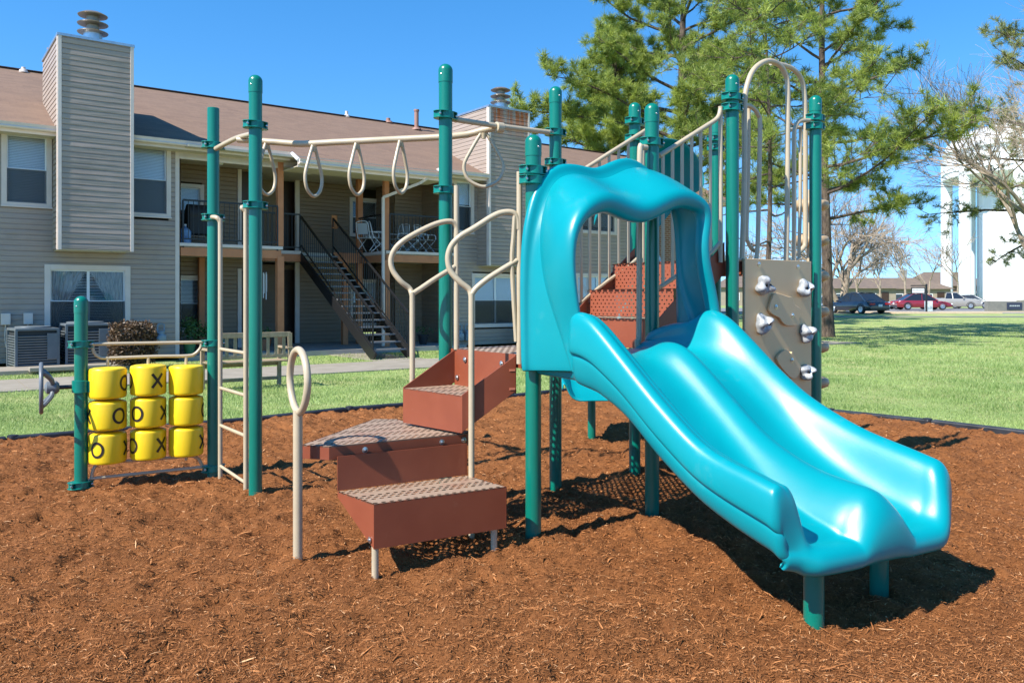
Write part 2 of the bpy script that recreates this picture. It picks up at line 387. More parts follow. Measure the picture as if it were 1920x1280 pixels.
def uvxy(s=1): return lambda co, p: (co.x*s, co.y*s)
def uvu(co, p): r = co-PF; return (r.dot(U), co.z if abs(p.normal.z) < .5 else r.dot(V))
def bolts(lst, parent, nrm):
    for q in lst:
        mb = MB(); mb.lathe([(.017, 0), (.017, .003), (.009, .004), (.009, .009), (.003, .011)], q, nrm, seg=12)
        mb.build('bolt', BOLT, parent)

# --- decks
def deck(cs, z, name='deck'):
    cs = [Vector((c[0], c[1], 0)) for c in cs]; cen = sum(cs, Vector())/len(cs)
    inn = [c+(cen-c).normalized()*.03 for c in cs]
    mb = MB(); n = len(inn)
    mb.add([(p.x, p.y, z) for p in inn], [tuple(range(n))], 0)
    dk = mb.build(name, [RUSTP], PS, smooth=0, uvscale=uvu)
    sk = MB()
    for i in range(n):
        a, b = inn[i], inn[(i+1) % n]
        sk.bar((a.x, a.y, z-.04), (b.x, b.y, z-.04), .012, .078)
    sk.build('skirt', [RUST], dk, smooth=0)
    return dk
pt = {k: Vector((v[0], v[1], 0)) for k, v in posts.items()}
deck([pt['D'], pt['F'], pt['G'], pt['E']], Z1); deck([pt['H'], pt['I'], pt['J'], pt['K']], Z2)

# --- stair between the decks
st = MB(); bs, be = .99, 1.76
for a in (-.05, -.93):
    pts = [AB(a, bs, .98), AB(a, bs, 1.19), AB(a, be, 1.80), AB(a, be, 1.58)]
    st.plate(pts, .008, V)
stair = st.build('upper_stair', [RUST], PS, smooth=0, bevel=.001)
for i in range(3):
    z0 = Z1+i*.2; b0 = bs+i*.26
    r = MB(); r.add([AB(-.92, b0, z0+.004), AB(-.06, b0, z0+.004), AB(-.06, b0, z0+.196), AB(-.92, b0, z0+.196)], [(0, 1, 2, 3)], 0)
    r.build('riser', [RUST if i == 0 else RUSTR], stair, smooth=0, uvscale=lambda co, p: ((co-PF).dot(V), co.z))
    if i < 3:
        b1 = b0+.26 if i < 2 else be
        r = MB(); r.add([AB(-.92, b0-.02, z0+.2), AB(-.06, b0-.02, z0+.2), AB(-.06, b1, z0+.2), AB(-.92, b1, z0+.2)], [(0, 1, 2, 3)], 0)
        r.build('tread', [RUSTP], stair, smooth=0, uvscale=uvu)

# --- lower steps
US = Vector((.865, .5, 0)); VS = Vector((-.5, .865, 0)); FL0 = Vector((-.69, 4.1, 0))
def uvst(co, p): return ((co-FL0).dot(US)+5, (co-FL0).dot(VS)+.165*20-.035)
def at(px, py, z): return GP(px, py, z)
TR = .0175
z1, z2, z3 = .375, .61, .84
FL, FR, BR, BL = at(701, 945, z1), at(950, 912, z1), at(876, 891, z1), at(633, 921, z1)
def side_face(mb, p, q, zp0, zp1, zq0, zq1, m=0):   # vertical quad
    mb.add([(p.x, p.y, zp0), (q.x, q.y, zq0), (q.x, q.y, zq1), (p.x, p.y, zp1)], [(0, 1, 2, 3)], m)
mb = MB()
mb.add([FL, FR, BR, BL], [(0, 1, 2, 3)], 1)
side_face(mb, FL, FR, .15, z1, .15, z1); side_face(mb, BL, FL, .345, z1, .15, z1); side_face(mb, FR, BR, .15, z1, .345, z1)
s1 = mb.build('step', [RUST, RUSTS], PS, smooth=0, uvscale=uvst, solid=.006)
tag(s1, 'lowest rectangular step, worn perforated top')
for p in (FL.lerp(FR, .03)+(BL-FL)*.08, FR.lerp(FL, .07)+(BR-FR)*.1):
    l = MB(); l.lathe([(.018, -.05), (.018, .16)], (p.x, p.y, 0), seg=14); l.build('leg', TAN, s1)
fn = (FL-BL); fn.z = 0; fn.normalize(); sn = Vector((-(FR-FL).x, -(FR-FL).y, 0)).normalized()
bolts([Vector((FL.x, FL.y, .19))+sn*.002-fn*.035], s1, sn)
# riser panel under second step
mb = MB(); q0 = BL.lerp(BR, 0); q1 = BL.lerp(BR, 1); side_face(mb, q0, q1, z1+.004, .56, z1+.004, .56)
tb = Vector((q1.x-q0.x, q1.y-q0.y, 0)).normalized()
mb.build('riser', [RUST], s1, smooth=0, solid=.006)
# second step: wedge
poly = [at(564, 834, z2), at(617, 837, z2), at(876, 812, z2), at(884, 808, z2), at(757, 789, z2), at(744, 785, z2), at(701, 785, z2)]
mb = MB(); mb.add(poly, [tuple(range(7))], 1)
for i in range(7):
    side_face(mb, poly[i], poly[(i+1) % 7], z2-.072, z2, z2-.072, z2)
s2 = mb.build('step', [RUST, RUSTS], PS, smooth=0, uvscale=uvst, solid=.006); tag(s2, 'wedge shaped middle step, worn perforated top')
dd = (poly[2]-poly[1]); nn = Vector((dd.y, -dd.x, 0)).normalized()
bolts([poly[1].lerp(poly[2], t)+nn*.004+Vector((0, 0, -.036)) for t in (.24, .80, .97)], s2, nn)
# beam under wedge
mb = MB(); a = poly[1].lerp(poly[2], .08)-nn*.05; b = poly[2]-nn*.05; mb.bar((a.x, a.y, z2-.09), (b.x, b.y, z2-.09), .03, .03); mb.build('under_brace', [RUST], s2, smooth=0)
# third step
A3, B3 = at(756, 727.5, z3), at(866, 742, z3); C3, D3 = Vector((.022, 4.846, z3)), Vector((-.375, 5.37, z3))
mb = MB(); mb.add([A3, B3, C3, D3], [(0, 1, 2, 3)], 1)
side_face(mb, A3, B3, z3-.215, z3, z3-.215, z3)
s3 = mb.build('step', [RUST, RUSTS], PS, smooth=0, uvscale=uvst, solid=.006); tag(s3, 'top step between tall side plates')
mb = MB()
mb.plate([(B3.x, B3.y, .63), (B3.x, B3.y, z3+.005), (C3.x, C3.y, Z1-.002), (C3.x, C3.y, .856)], .008, (B3-C3).cross(Vector((0, 0, 1))))
mb.build('side_plate', [RUST], s3, smooth=0, bevel=.0015); mb = MB()
mb.plate([(A3.x, A3.y, .63), (A3.x, A3.y, z3+.005), (D3.x, D3.y, Z1-.002), (D3.x, D3.y, .856)], .008, (A3-D3).cross(Vector((0, 0, 1))))
mb.build('side_plate', [RUST], s3, smooth=0, bevel=.0015)
mb = MB(); o = Vector((.8, .6, 0))*.012
side_face(mb, D3-o*.2, C3-o*.2, z3, Z1+.003, z3, Z1+.003); mb.build('riser', [RUST], s3, smooth=0, solid=.006)
on = Vector((-.8, -.6, 0)); bolts([D3.lerp(C3, t)+on*.008+Vector((0, 0, .17)) for t in (.2, .8)]+[D3.lerp(C3, .06)+on*.008+Vector((0, 0, .05))], s3, on)
sl = MB(); sd = (C3-B3); sn2 = Vector((sd.y, -sd.x, 0)).normalized()
for zz in (.87, .98):
    q = B3.lerp(C3, .93); sl.box((q.x+sn2.x*.006, q.y+sn2.y*.006, zz), (.035, .003, .012), math.atan2(sd.y, sd.x))
sl.build('slot', [mat('worn_slot', (.5, .17, .1), .5)], s3)
# --- stair hand rails
def px_tube(pts, r, name='handrail', m=TAN, parent=PS, n=6, seg=12, sp=True, label=None):
    pts = spline(pts, n) if sp else pts
    mb = MB(); mb.tube(pts, r, seg); o = mb.build(name, m, parent); 
    if label: o['label'] = label
    return o
def rail(xv, yv, zbot, loop, brace, yl, tubex, ty):
    # upright + loop + top link
    v0 = P(xv, yv, yl[0]); hp = []
    for i, (x, y) in enumerate(loop):
        hp.append(P(x, y, yl[0]+(yl[1]-yl[0])*max(0, min(1, (x-xv+20)/(tubex-xv+20)))))
    bot = Vector((v0.x, v0.y, zbot)); base = [bot, bot.lerp(v0, .97)]
    h = px_tube(base+[v0]+[], TR, 'handrail', sp=False)
    px_tube([v0+Vector((0, 0, -.02))]+hp, TR, 'rail_loop', parent=h)
    px_tube([v0+Vector((0, 0, -.01))]+[P(x, y, yl[0]+(yl[1]-yl[0])*((x-xv)/(tubex-xv))) for x, y in brace], TR*.95, 'rail_brace', parent=h)
    px_tube([P(tubex, y, yl[1]) for y in ty], TR, 'upright', parent=h, sp=False)
rail(773, 548, z3, [(768, 541), (752, 528), (737, 508), (733, 488), (740, 468), (757, 451), (790, 432), (820, 419), (845, 415), (855, 424), (857, 440)], [(790, 540), (812, 525), (836, 510), (853, 500)], (5.22, 5.36), 856, (348, 655))
rail(884, 550, -.03, [(880, 543), (862, 528), (845, 508), (840, 484), (846, 462), (862, 444), (890, 427), (925, 405), (945, 398), (962, 399), (970, 410), (972, 430)], [(893, 540), (915, 522), (940, 506), (970, 488)], (4.74, 4.80), 974, (322, 682))
mb = MB(); mb.tube(spline([P(965, 405, 4.79), P(963, 440, 4.79), P(960, 500, 4.79), P(968, 640, 4.8)], 4), .013, 8); mb.build('inner_upright', TAN, PS)
# ring post
rp = MB(); rx, ry = -1.135, 4.352; rp.lathe([(.025, -.05), (.025, .81)], (rx, ry, 0), seg=18); rpo = rp.build('ring_post', TAN, PS, origin=(rx, ry, 0))
ring = []
for k in range(36):
    t = 2*math.pi*k/36; ring.append(Vector((rx+.004, ry, .965))+Vector((.085, -.14, 0)).normalized()*.158*math.cos(t)*(1-.12*max(0, -math.sin(t)))+Vector((0, 0, 1))*.165*math.sin(t))
mb = MB(); mb.tube(ring, .0195, 12, closed=True); mb.build('grab_ring', TAN, rpo)

# --- monkey bars
beam = [P(446, 262, 6.08), P(470, 263, 6.06), P(493, 265, 6.04), P(520, 267, 6.02), P(565, 270, 5.99), P(627, 267, 5.95), P(690, 264, 5.91), P(752, 261, 5.89), P(830, 257, 5.84), P(877, 252, 5.82), P(905, 245, 5.80), P(936, 238, 5.78)]
bm_ = px_tube(beam, .0235, 'monkey_bar_beam', n=5, seg=16)
mb = MB(); mb.tube(spline([P(405, 279, 6.42), P(425, 268, 6.28), P(447, 258, 6.12), P(479, 250, 5.80)], 5), .019, 12)
mb.build('cross_bar', TAN, bm_)
mb = MB(); e0 = P(838, 222, 5.52); e1 = P(1043, 250, 6.06); mb.tube([e0, P(936, 237, 5.78), e1], .019, 12); mb.lathe([(.026, -.03), (.036, -.026), (.036, .026), (.026, .03)], P(936, 239, 5.78), (.8, .6, 0)); mb.build('cross_bar', TAN, bm_)
def hang(px, py, Y, yb, yaw, w, lean=0):
    top = P(px, py, Y); h = (yb-py)/FP*Y; d = Vector((math.cos(yaw), math.sin(yaw), 0))
    sh = [(-.06, -.02), (-.30, -.32), (-.49, -.62), (-.40, -.86), (-.12, -.985), (.12, -.985), (.40, -.86), (.49, -.62), (.30, -.32), (.06, -.02)]
    pts = spline([top+d*(x*w+lean*z)+Vector((0, 0, z*h)) for x, z in sh], 5); mb = MB(); mb.tube(pts, .0125, 10)
    mb.lathe([(.022, -.012), (.014, -.05)], top, seg=10); mb.build('hanging_ring', TAN, bm_)
hang(500, 268, 6.04, 365, R(70), .21, .0); hang(588, 272, 5.97, 368, R(64), .19); hang(669, 268, 5.92, 365, R(66), .19); hang(751, 263, 5.89, 362, R(66), .19); hang(907, 247, 5.80, 350, R(8), .285)

# --- ladder between posts B and C
for x, Y, y0, y1, cx in ((413, 6.34, 409, 890, 400), (461, 5.86, 390, 915, 470)):
    px_tube([P(cx-2, y0-2, Y+.06), P(x-7, y0-1, Y), P(x-1, y0+6, Y), P(x, y0+20, Y), P(x, 640, Y), GP(x, y1, -.03) if False else P(x, HY+EYE*FP/Y+8, Y)], .0175, 'ladder_rail', n=6)
for y in (654, 727, 797): px_tube([P(413, y, 6.34), P(461, y+(y-HY)*.085, 5.86)], .013, 'rung', sp=False)
px_tube([P(413, 873, 6.34), P(461, 905, 5.86)], .012, 'rung', sp=False)

# --- noughts and crosses panel
def onAB(px, py):
    A_, B_ = pt['A'], pt['B']; k = (px-CX)/FP; d = B_-A_; t = (k*A_.y-A_.x)/(d.x-k*d.y); p = A_+d*t; return Vector((p.x, p.y, EYE-(py-HY)/FP*p.y))
frame = MB()
frame.tube([onAB(166, 645), onAB(393, 641)], .0125, 10)
frame.tube(spline([onAB(173, 648), onAB(176, 660), onAB(186, 669), onAB(205, 671), onAB(290, 668), onAB(350, 667), onAB(366, 663), onAB(376, 652), onAB(377, 644)], 5), .0125, 10)
frame.tube([onAB(168, 897), onAB(390, 874)], .0125, 10)
frame.tube(spline([onAB(172, 894), onAB(176, 878), onAB(186, 869), onAB(205, 866), onAB(290, 860), onAB(350, 855), onAB(366, 856), onAB(375, 864), onAB(379, 874)], 5), .0125, 10)
for x in (202, 278, 349): frame.tube([onAB(x, 668), onAB(x, 862)], .012, 8)
fr = frame.build('game_frame', TAN, PS)
marks = {(0, 0): [('O', 60)], (0, 1): [('X', 30), ('O', -78)], (0, 2): [('X', 150)], (1, 0): [('X', -78), ('O', 36)], (1, 1): [('O', -38), ('X', 60)], (1, 2): [('O', 82)], (2, 0): [('O', -33), ('X', 72)], (2, 1): [('O', -58), ('X', 46)], (2, 2): [('X', 68)]}
for c, x in enumerate((202, 278, 349)):
    rt = [(687, 747), (749, 805), (808, 868)] if c == 0 else ([(682, 741), (743, 800), (802, 860)] if c == 1 else [(683, 740), (741, 796), (798, 854)])
    for r, (ya, yb) in enumerate(rt):
        p = onAB(x, (ya+yb)/2); h = (yb-ya)/FP*p.y*.97; rad = .131 if c == 0 else (.128 if c == 1 else .127); mb = MB()
        mb.lathe([(.02, h/2+.004), (rad*.70, h/2+.001), (rad*.90, h/2-.006), (rad*.955, h/2-.009), (rad*.985, h/2-.016), (rad*.998, h/2-.026), (rad*1.003, 0), (rad*.998, -h/2+.026), (rad*.985, -h/2+.016), (rad*.955, -h/2+.009), (rad*.90, -h/2+.006), (rad*.70, -h/2-.001), (.02, -h/2-.004)], p, seg=40, m=0)
        dv = math.atan2(-p.y, -p.x)
        def sp_(u, v): a = dv+u/rad; return Vector((p.x+math.cos(a)*(rad+.0022), p.y+math.sin(a)*(rad+.0022), p.z+v))
        for ch, ang in marks[(r, c)]:
            u0 = R(ang)*rad
            if ch == 'O':
                N = 28; vs = []; fs = []
                for k in range(N):
                    t = 2*math.pi*k/N; vs += [sp_(u0+.052*math.cos(t), .060*math.sin(t)), sp_(u0+.034*math.cos(t), .042*math.sin(t))]
                for k in range(N): j = (k+1) % N; fs.append((2*k, 2*j, 2*j+1, 2*k+1))
                mb.add(vs, fs, 1)
            else:
                for s in (-1, 1):
                    vs = []; fs = []; N = 6
                    for k in range(N+1):
                        t = k/N*2-1; cx_, cz_ = u0+s*t*.04, t*.052; nx, nz = .0098*.8, -.0098*.6*s
                        vs += [sp_(cx_+nx, cz_+nz)+Vector((0, 0, 0)), sp_(cx_-nx, cz_-nz)]
                    for k in range(N): fs.append((2*k, 2*k+2, 2*k+3, 2*k+1))
                    mb.add(vs, fs, 1)
        mb.build('drum', [YEL, SIGNBLK], fr, smooth=35)

# --- steering wheel on post A
U2 = Vector((.87, .493, 0)); V2 = Vector((.493, -.87, 0)); hub = pt['A']-U2*.19+Vector((0, 0, EYE-(727-HY)/FP*5.96)); wc = hub-U2*.03
mb = MB(); mb.tube([wc+(Vector((0, 0, 1))*math.cos(t)+V2*math.sin(t))*.175-U2*.035 for t in [2*math.pi*k/36 for k in range(36)]], .0145, 10, closed=True)
for k in range(4):
    t = math.pi/4+k*math.pi/2; d = Vector((0, 0, 1))*math.cos(t)+V2*math.sin(t)
    mb.tube(spline([wc+U2*.035+d*.02, wc+U2*.03+d*.08, wc-U2*.01+d*.15, wc-U2*.035+d*.172], 4), [.016]*13, 8)
mb.lathe([(.02, -.045), (.045, -.03), (.048, .03), (.03, .05)], wc+U2*.03, U2)
sw = mb.build('steering_wheel', GREYP, PS)
mb = MB(); mb.tube([hub+U2*.03, hub+U2*.15], .015, 10); mb.box(hub+U2*.175, (.05, .075, .085), math.atan2(.6, .8)); mb.build('wheel_shaft', BLK, sw)
mb = MB(); q = hub+U2*.19; mb.lathe([(PR+.001, -.045), (PR+.016, -.043), (PR+.016, .043), (PR+.001, .045)], (q.x, q.y, q.z), seg=24)
mb.box(q+V2*.03+U2*.06, (.03, .06, .08), math.atan2(.6, .8)); mb.build('clamp', TEALC, sw)

# --- guard rails with flat balusters beside the upper stair
def guard(a, top, low, bal, up):
    mb = MB(); tp = [onA(x, y, a) for x, y in top]; lw = [onA(x, y, a) for x, y in low]
    mb.tube(spline(tp, 4), .0165, 12); g = mb.build('guard_rail', TAN, PS)
    mb = MB(); mb.tube(spline(lw, 4), .015, 10); mb.build('lower_rail', TAN, g)
    mb = MB()
    def yat(l, x):
        for (x0, y0), (x1, y1) in zip(l, l[1:]):
            if x0 <= x <= x1: return y0+(y1-y0)*(x-x0)/(x1-x0)
        return l[-1][1]
    for x in bal:
        p, q = onA(x, yat(top, x), a), onA(x, yat(low, x), a)
        w = MB(); w.bar(p, q, .012, .021, up=Vector((.8, .6, 0))); w.build('baluster', TAN, g)
    for x, y0, y1 in up:
        p, q = onA(x, y0, a), onA(x, y1, a); w = MB(); w.tube([p, q], .0165, 12); w.build('upright', TAN, g)
guard(-.03, [(1236, 292), (1262, 276), (1290, 258), (1320, 239), (1345, 222), (1351, 205)], [(1238, 538), (1262, 522), (1295, 499), (1329, 477), (1350, 455)], [1243, 1261, 1279, 1297, 1314, 1332], [(1351, 200, 492)])
guard(-.9, [(1070, 312), (1090, 319), (1104, 312), (1140, 289), (1175, 267), (1211, 244)], [(1090, 566), (1105, 553), (1140, 526), (1170, 505), (1200, 480)], [1090, 1106, 1124, 1142, 1160, 1178], [(1068, 312, 640), (1205, 246, 500)])
px_tube([onA(1212, 277, .02), onA(1204, 277, .02), onA(1200, 284, .02), onA(1199, 400, .02), onA(1198, 620, .02), onA(1195, 637, .02), onA(1196, 657, .02)], .0185, 'upright', n=5)

# --- loops above the climbing wall
def archp(pts, a, r, name): return px_tube([onA(x, y, a) for x, y in pts], r, name, n=6, seg=12)
ar = archp([(1391, 487), (1394, 400), (1396, 300), (1396, 200), (1401, 160), (1414, 130), (1437, 115), (1458, 120), (1472, 138), (1477, 165), (1477, 260), (1476, 400), (1474, 488)], .0, .0195, 'arch')
archp([(1445, 118), (1462, 121), (1485, 129), (1501, 146), (1508, 175), (1510, 240), (1510, 350), (1510, 448), (1506, 465), (1496, 474), (1486, 478)], -.14, .0195, 'arch')
archp([(1386, 198), (1400, 198), (1412, 203), (1421, 215), (1425, 235), (1423, 350), (1421, 450), (1418, 487)], -.02, .0165, 'grip_loop')
archp([(1404, 204), (1403, 330), (1400, 435), (1403, 455), (1410, 467), (1419, 472)], -.06, .0145, 'grip_loop')
archp([(1524, 227), (1508, 226), (1497, 229), (1491, 240), (1489, 262), (1489, 400), (1489, 490)], .0, .0165, 'grip_loop')
archp([(1478, 243), (1486, 243), (1500, 240), (1501, 260), (1500, 400), (1498, 470), (1499, 488)], -.08, .0135, 'grip_loop')
archp([(1477, 487), (1487, 490), (1499, 485)], -.0, .015, 'grip_loop')
archp([(1372, 487), (1378, 487), (1391, 487)], .0, .014, 'grip_loop')

# --- climbing wall
pa = onA(1394, 486, .03); pb = onA(1519, 494, .03)
zt = Z2+.015
mb = MB(); mb.bar((pa.x, pa.y, (zt-.05)/2), (pb.x, pb.y, (zt-.05)/2), .022, zt+.05); cw = mb.build('climbing_wall', TANP, PS, bevel=.003)
def wallpoly(pts, th, name):
    P3 = [onA(1340+x/4.265, 460+y/4.265, .045) for x, y in pts]; P3 = spline(P3, 4, closed=True)
    mb = MB(); mb.plate([p+V*(th/2) for p in P3], th, V); mb.build(name, TANP, cw, smooth=30, bevel=.004)
wallpoly([(420, 520), (425, 470), (450, 400), (480, 380), (560, 405), (600, 415), (620, 470), (655, 495), (672, 520), (665, 560), (655, 590), (660, 620), (640, 638), (560, 640), (520, 610), (500, 580), (450, 555)], .022, 'raised_grip')
wallpoly([(480, 900), (530, 842), (560, 835), (592, 862), (602, 850), (640, 925), (668, 965), (650, 1040), (600, 1060), (520, 980)], .022, 'raised_grip')
def hold(px, py, a, s, seed, M=GREYH, parent=None, name='handhold'):
    rnd = random.Random(seed); c = onA(px, py, a); ph = [rnd.uniform(0, 6.28) for _ in range(5)]
    rows = []; nseg = 28
    for (rr, h) in [(.72, -.004), (.98, .0), (1.06, .018), (1.0, .04), (.80, .058), (.5, .062), (.2, .05), (.01, .046)]:
        row = []
        for k in range(nseg):
            t = 2*math.pi*k/nseg; lob = 1+.13*math.sin(3*t+ph[0])+.09*math.sin(5*t+ph[1])+.05*math.sin(2*t+ph[2])
            bulge = .016*math.sin(3*t+ph[3])+.012*math.sin(2*t+ph[4]); hh = h+(bulge if h > .03 else 0)
            row.append(c+U*math.cos(t)*rr*s*lob+Vector((0, 0, 1))*math.sin(t)*rr*s*.92*lob+V*hh)
        rows.append(row)
    mb = MB(); mb.grid(rows, closed=True, m=0)
    for dx in (-.3, .38):
        q = c+U*dx*s+Vector((0, 0, .05*s))+V*.052; mb.lathe([(.010, 0), (.011, .008), (.0075, .0095), (.007, .003), (.001, .002)], q, V, seg=12, m=1)
    mb.build(name, [M, BLK], parent or cw, smooth=70)
for i, (x, y, s) in enumerate([(1428, 536, .07), (1504, 541, .066), (1427, 607, .072), (1508, 624, .066), (1507, 697, .06), (1428, 690, .065)]): hold(x, y, .045, s, 11+i)
bolts([onA(1423, 495, .043), onA(1496, 500, .043), onA(1455, 575, .068), onA(1486, 591, .068), onA(1485, 675, .068)], cw, V)
# pod climber behind post J
pc = Vector((2.47, 6.80, 0)); mb = MB(); mb.lathe([(.03, -.05), (.03, 2.3)], pc, seg=14); pole = mb.build('pod_climber_pole', TAN, PS)
for i in range(7):
    z = .42+i*.292; mb = MB(); mb.lathe([(.02, -.05), (.10, -.048), (.14, -.03), (.15, 0), (.14, .03), (.10, .048), (.02, .05)], (pc.x, pc.y, z), seg=24)
    mb.build('climbing_pod', TANH, pole, smooth=60)

# --- double wave slide
def interp(tab, a):
    if a <= tab[0][0]: return tab[0][1]
    for (a0, v0), (a1, v1) in zip(tab, tab[1:]):
        if a <= a1: t = (a-a0)/(a1-a0); return v0+(v1-v0)*t
    return tab[-1][1]
FLZ = [(0, 1.075), (.45, 1.072), (.56, 1.06), (.66, 1.01), (.78, .93), (.95, .79), (1.1, .665), (1.25, .555), (1.4, .47), (1.55, .41), (1.7, .365), (1.8, .345), (2, .34)]
RDZ = [(0, 1.09), (.45, 1.10), (.55, 1.15), (.66, 1.155), (.8, 1.06), (1.0, .89), (1.2, .715), (1.35, .635), (1.48, .59), (1.65, .565), (1.78, .54), (1.84, .49)]
RLZ = [(0, 1.12), (.15, 1.2), (.40, 1.31), (.5, 1.325), (.58, 1.29), (.7, 1.195), (.85, 1.07), (1.0, .945), (1.15, .83), (1.28, .745), (1.4, .70), (1.55, .665), (1.66, .635), (1.72, .58)]
RRZ = [(0, 1.15), (.15, 1.2), (.40, 1.31), (.56, 1.325), (.66, 1.27), (.8, 1.16), (.97, 1.01), (1.157, .875), (1.3, .79), (1.45, .72), (1.586, .68), (1.7, .645), (1.8, .60), (1.86, .53)]
SKZ = [(0, .98), (.4, .97), (.6, .93), (.82, .83), (1.0, .68), (1.15, .58), (1.3, .49), (1.5, .415), (1.65, .37), (1.8, .32)]
bl = -.075
def col_list(a, zf, zr, zl, zq, zs, end=0):
    e = end
    zml = zs+(zl-zs)*.42; zmr = zs+(zq-zs)*.42; g = .022*(1-e)
    return [(bl+.05, zs), (bl+.02, zs+.01), (bl+.0, zml-.03), (bl+.0+.002, zml-.008), (bl+g, zml-.003), (bl+g, zml+.004), (bl-.018+.018*e, zml+.012), (bl-.022+.02*e, zml+.03), (bl-.018, zl-.04), (bl-.004, zl-.012), (bl+.018, zl), (bl+.040, zl-.020), (bl+.062, zl-.008), (bl+.088, zl-.04), (bl+.108, zl-(zl-zf)*.55), (bl+.135, zf+.045), (bl+.18, zf+.006), (.22, zf-.003), (.32, zf+.002), (.38, zf+(zr-zf)*.25), (.425, zf+(zr-zf)*.75), (.455, zr-.012), (.48, zr), (.51, zr-.012), (.54, zf+(zr-zf)*.75), (.585, zf+(zr-zf)*.25), (.64, zf+.002), (.74, zf-.003), (.82, zf+.006), (.865, zf+.05), (.90, zq-(zq-zf)*.55), (.935, zq-.05), (.965, zq-.01), (.995, zq), (1.02, zq-.012), (1.038, zq-.04), (1.042, zmr+.03), (1.038, zmr+.012), (1.038-g, zmr+.004), (1.038-g, zmr-.003), (1.02, zmr-.01), (1.02, zmr-.03), (1.0, zs+.01), (.97, zs)]
def widen(a, cl):
    f = max(0, min(1, (a-1.05)/.55)); f = 1+.5*f*f*(3-2*f)
    return [(.48+(b-.48)*f if .36 < b < .6 else b, z) for b, z in cl]
rows = []
stn = [0.02, .12, .25, .38, .43, .48, .54, .60, .68, .78, .88, .98, 1.08, 1.18, 1.28, 1.38, 1.47, 1.55, 1.61, 1.66]
def skew(a, b): return a+max(0, (a-1.1))/.6*.13*max(0, min(1, (b-.1)/.9))
for a in stn:
    zl, zq = interp(RLZ, a), interp(RRZ, a+.06)
    cl = col_list(a, interp(FLZ, a), interp(RDZ, a), zl, zq, interp(SKZ, a))
    cl = widen(a, cl)
    if a < .42: cl = [(b+.075*(1-max(0, b+.1)/.25) if b < .15 else (b-.05 if b > .93 else b), min(z, 1.24) if (b < .1 or b > .9) else z) for b, z in cl]
    rows.append([AB(skew(a, b), b, z) for b, z in cl])
# rounded exit lip
def lip(b):      # how far each lobe reaches
    l1 = math.exp(-((b-.24)/.20)**4); l2 = math.exp(-((b-.74)/.22)**4); return .045*l1+.05*l2+.045*math.exp(-((b-.48)/.10)**2)
zf = .36; base_cl = col_list(1.66, zf, zf+.2, zf+.28, zf+.27, zf-.02, 0); nc_ = len(base_cl)
for da, rl, rR, rr_, dz in ((.02, .95, .97, 1, 0), (.045, .74, .90, .96, 0), (.065, .44, .80, .90, 0), (.085, .22, .67, .81, -.002), (.105, .10, .52, .70, -.006), (.125, .05, .37, .55, -.016), (.14, .04, .24, .38, -.034), (.142, .03, .14, .22, -.056), (.125, .02, .06, .1, -.077), (.09, .02, .03, .03, -.090), (.03, .02, .02, 0, -.095)):
    k = min(1, da/.12); row = []
    cl = widen(1.66, col_list(1.66, zf, zf+.2, zf+.29, zf+.28, zf-.02, 1-rl))
    for i, (b, z) in enumerate(cl):
        q = rr_ if .34 <= b <= .62 else (rl if b < .48 else rR)
        m_ = abs(b-.48); dze = dz*(1-.35*min(1, max(0, (m_-.40)/.14)))
        pull = .055*k*(1-q)*min(1.3, max(0, (m_-.32)/.22)**2)-(.02*k*max(0, min(1, (b-.8)/.15)))
        inw = .05*(1-q)*min(1, max(0, (m_-.36)/.14))
        row.append(AB(skew(1.665, b)+da*.62+lip(b)*k*.8-pull, b+(inw if b < .48 else -inw), zf+dze+(z-zf)*q))
    rows.append(row)
mb = MB(); mb.grid(rows); slide = mb.build('double_slide', TURQ, PS, smooth=180, subsurf=2, solid=.018)
tag(slide, 'turquoise double wave slide facing the camera')
mb = MB()
for i in range(15):
    t = i/14; p = onB(1243+(1318-1243)*t, 720+(812-720)*t, .13); a_ = (p-PF).dot(V)
    b0 = .115; aa = .80+t*.40; z = interp(FLZ, aa)+.018
    mb.bar(AB(aa, b0+.0, z+.03), AB(aa+.004, b0+.07, z+.006), .009, .010)
mb.build('grip_ridge', TURQ, slide, smooth=0, bevel=.002)
for p in ((1.297, 3.53), (1.77, 3.96)):
    mb = MB(); mb.lathe([(.043, -.3), (.043, .29)], (p[0], p[1], 0), seg=24); mb.build('support_post', TEAL, slide)
# hood: flange, crease, body, thick rolled rim
back = [(-.03, .985), (-.035, 1.2), (-.04, 1.45), (-.035, 1.7), (-.0, 1.88), (.06, 2.04), (.17, 2.125), (.33, 2.125), (.46, 2.105), (.6, 2.17), (.74, 2.225), (.87, 2.17), (.96, 2.03), (1.0, 1.8), (1.0, 1.6), (1.0, 1.4), (1.01, 1.2), (1.02, .99)]
front = [(-.03, 1.0), (-.06, 1.26), (-.115, 1.48), (-.13, 1.72), (-.055, 1.87), (.05, 1.95), (.18, 1.985), (.32, 1.935), (.45, 1.92), (.6, 2.0), (.76, 2.045), (.90, 2.02), (.99, 1.965), (1.0, 1.86), (.955, 1.73), (.985, 1.58), (1.06, 1.38), (1.09, 1.08)]
crs = [.40, .31, .20, .125, .095, .085, .085, .085, .085, .085, .085, .085, .085, .09, .11, .14, .2, .28]
kin = [.3, .35, .45, .6, .9, 1.25, 1.3, 1.3, 1.3, 1.3, 1.3, 1.2, .95, .7, .55, .5, .35, .3]
wav = [0, 0, 0, 0, .1, .7, .8, -1, -1, .2, 1, 1, .5, 0, 0, 0, 0, 0]
def nrm2(path, i):
    a, b = path[max(i-1, 0)], path[min(i+1, len(path)-1)]; dx, dz = b[0]-a[0], b[1]-a[1]; l = math.hypot(dx, dz); return (dz/l, -dx/l)
rows = []
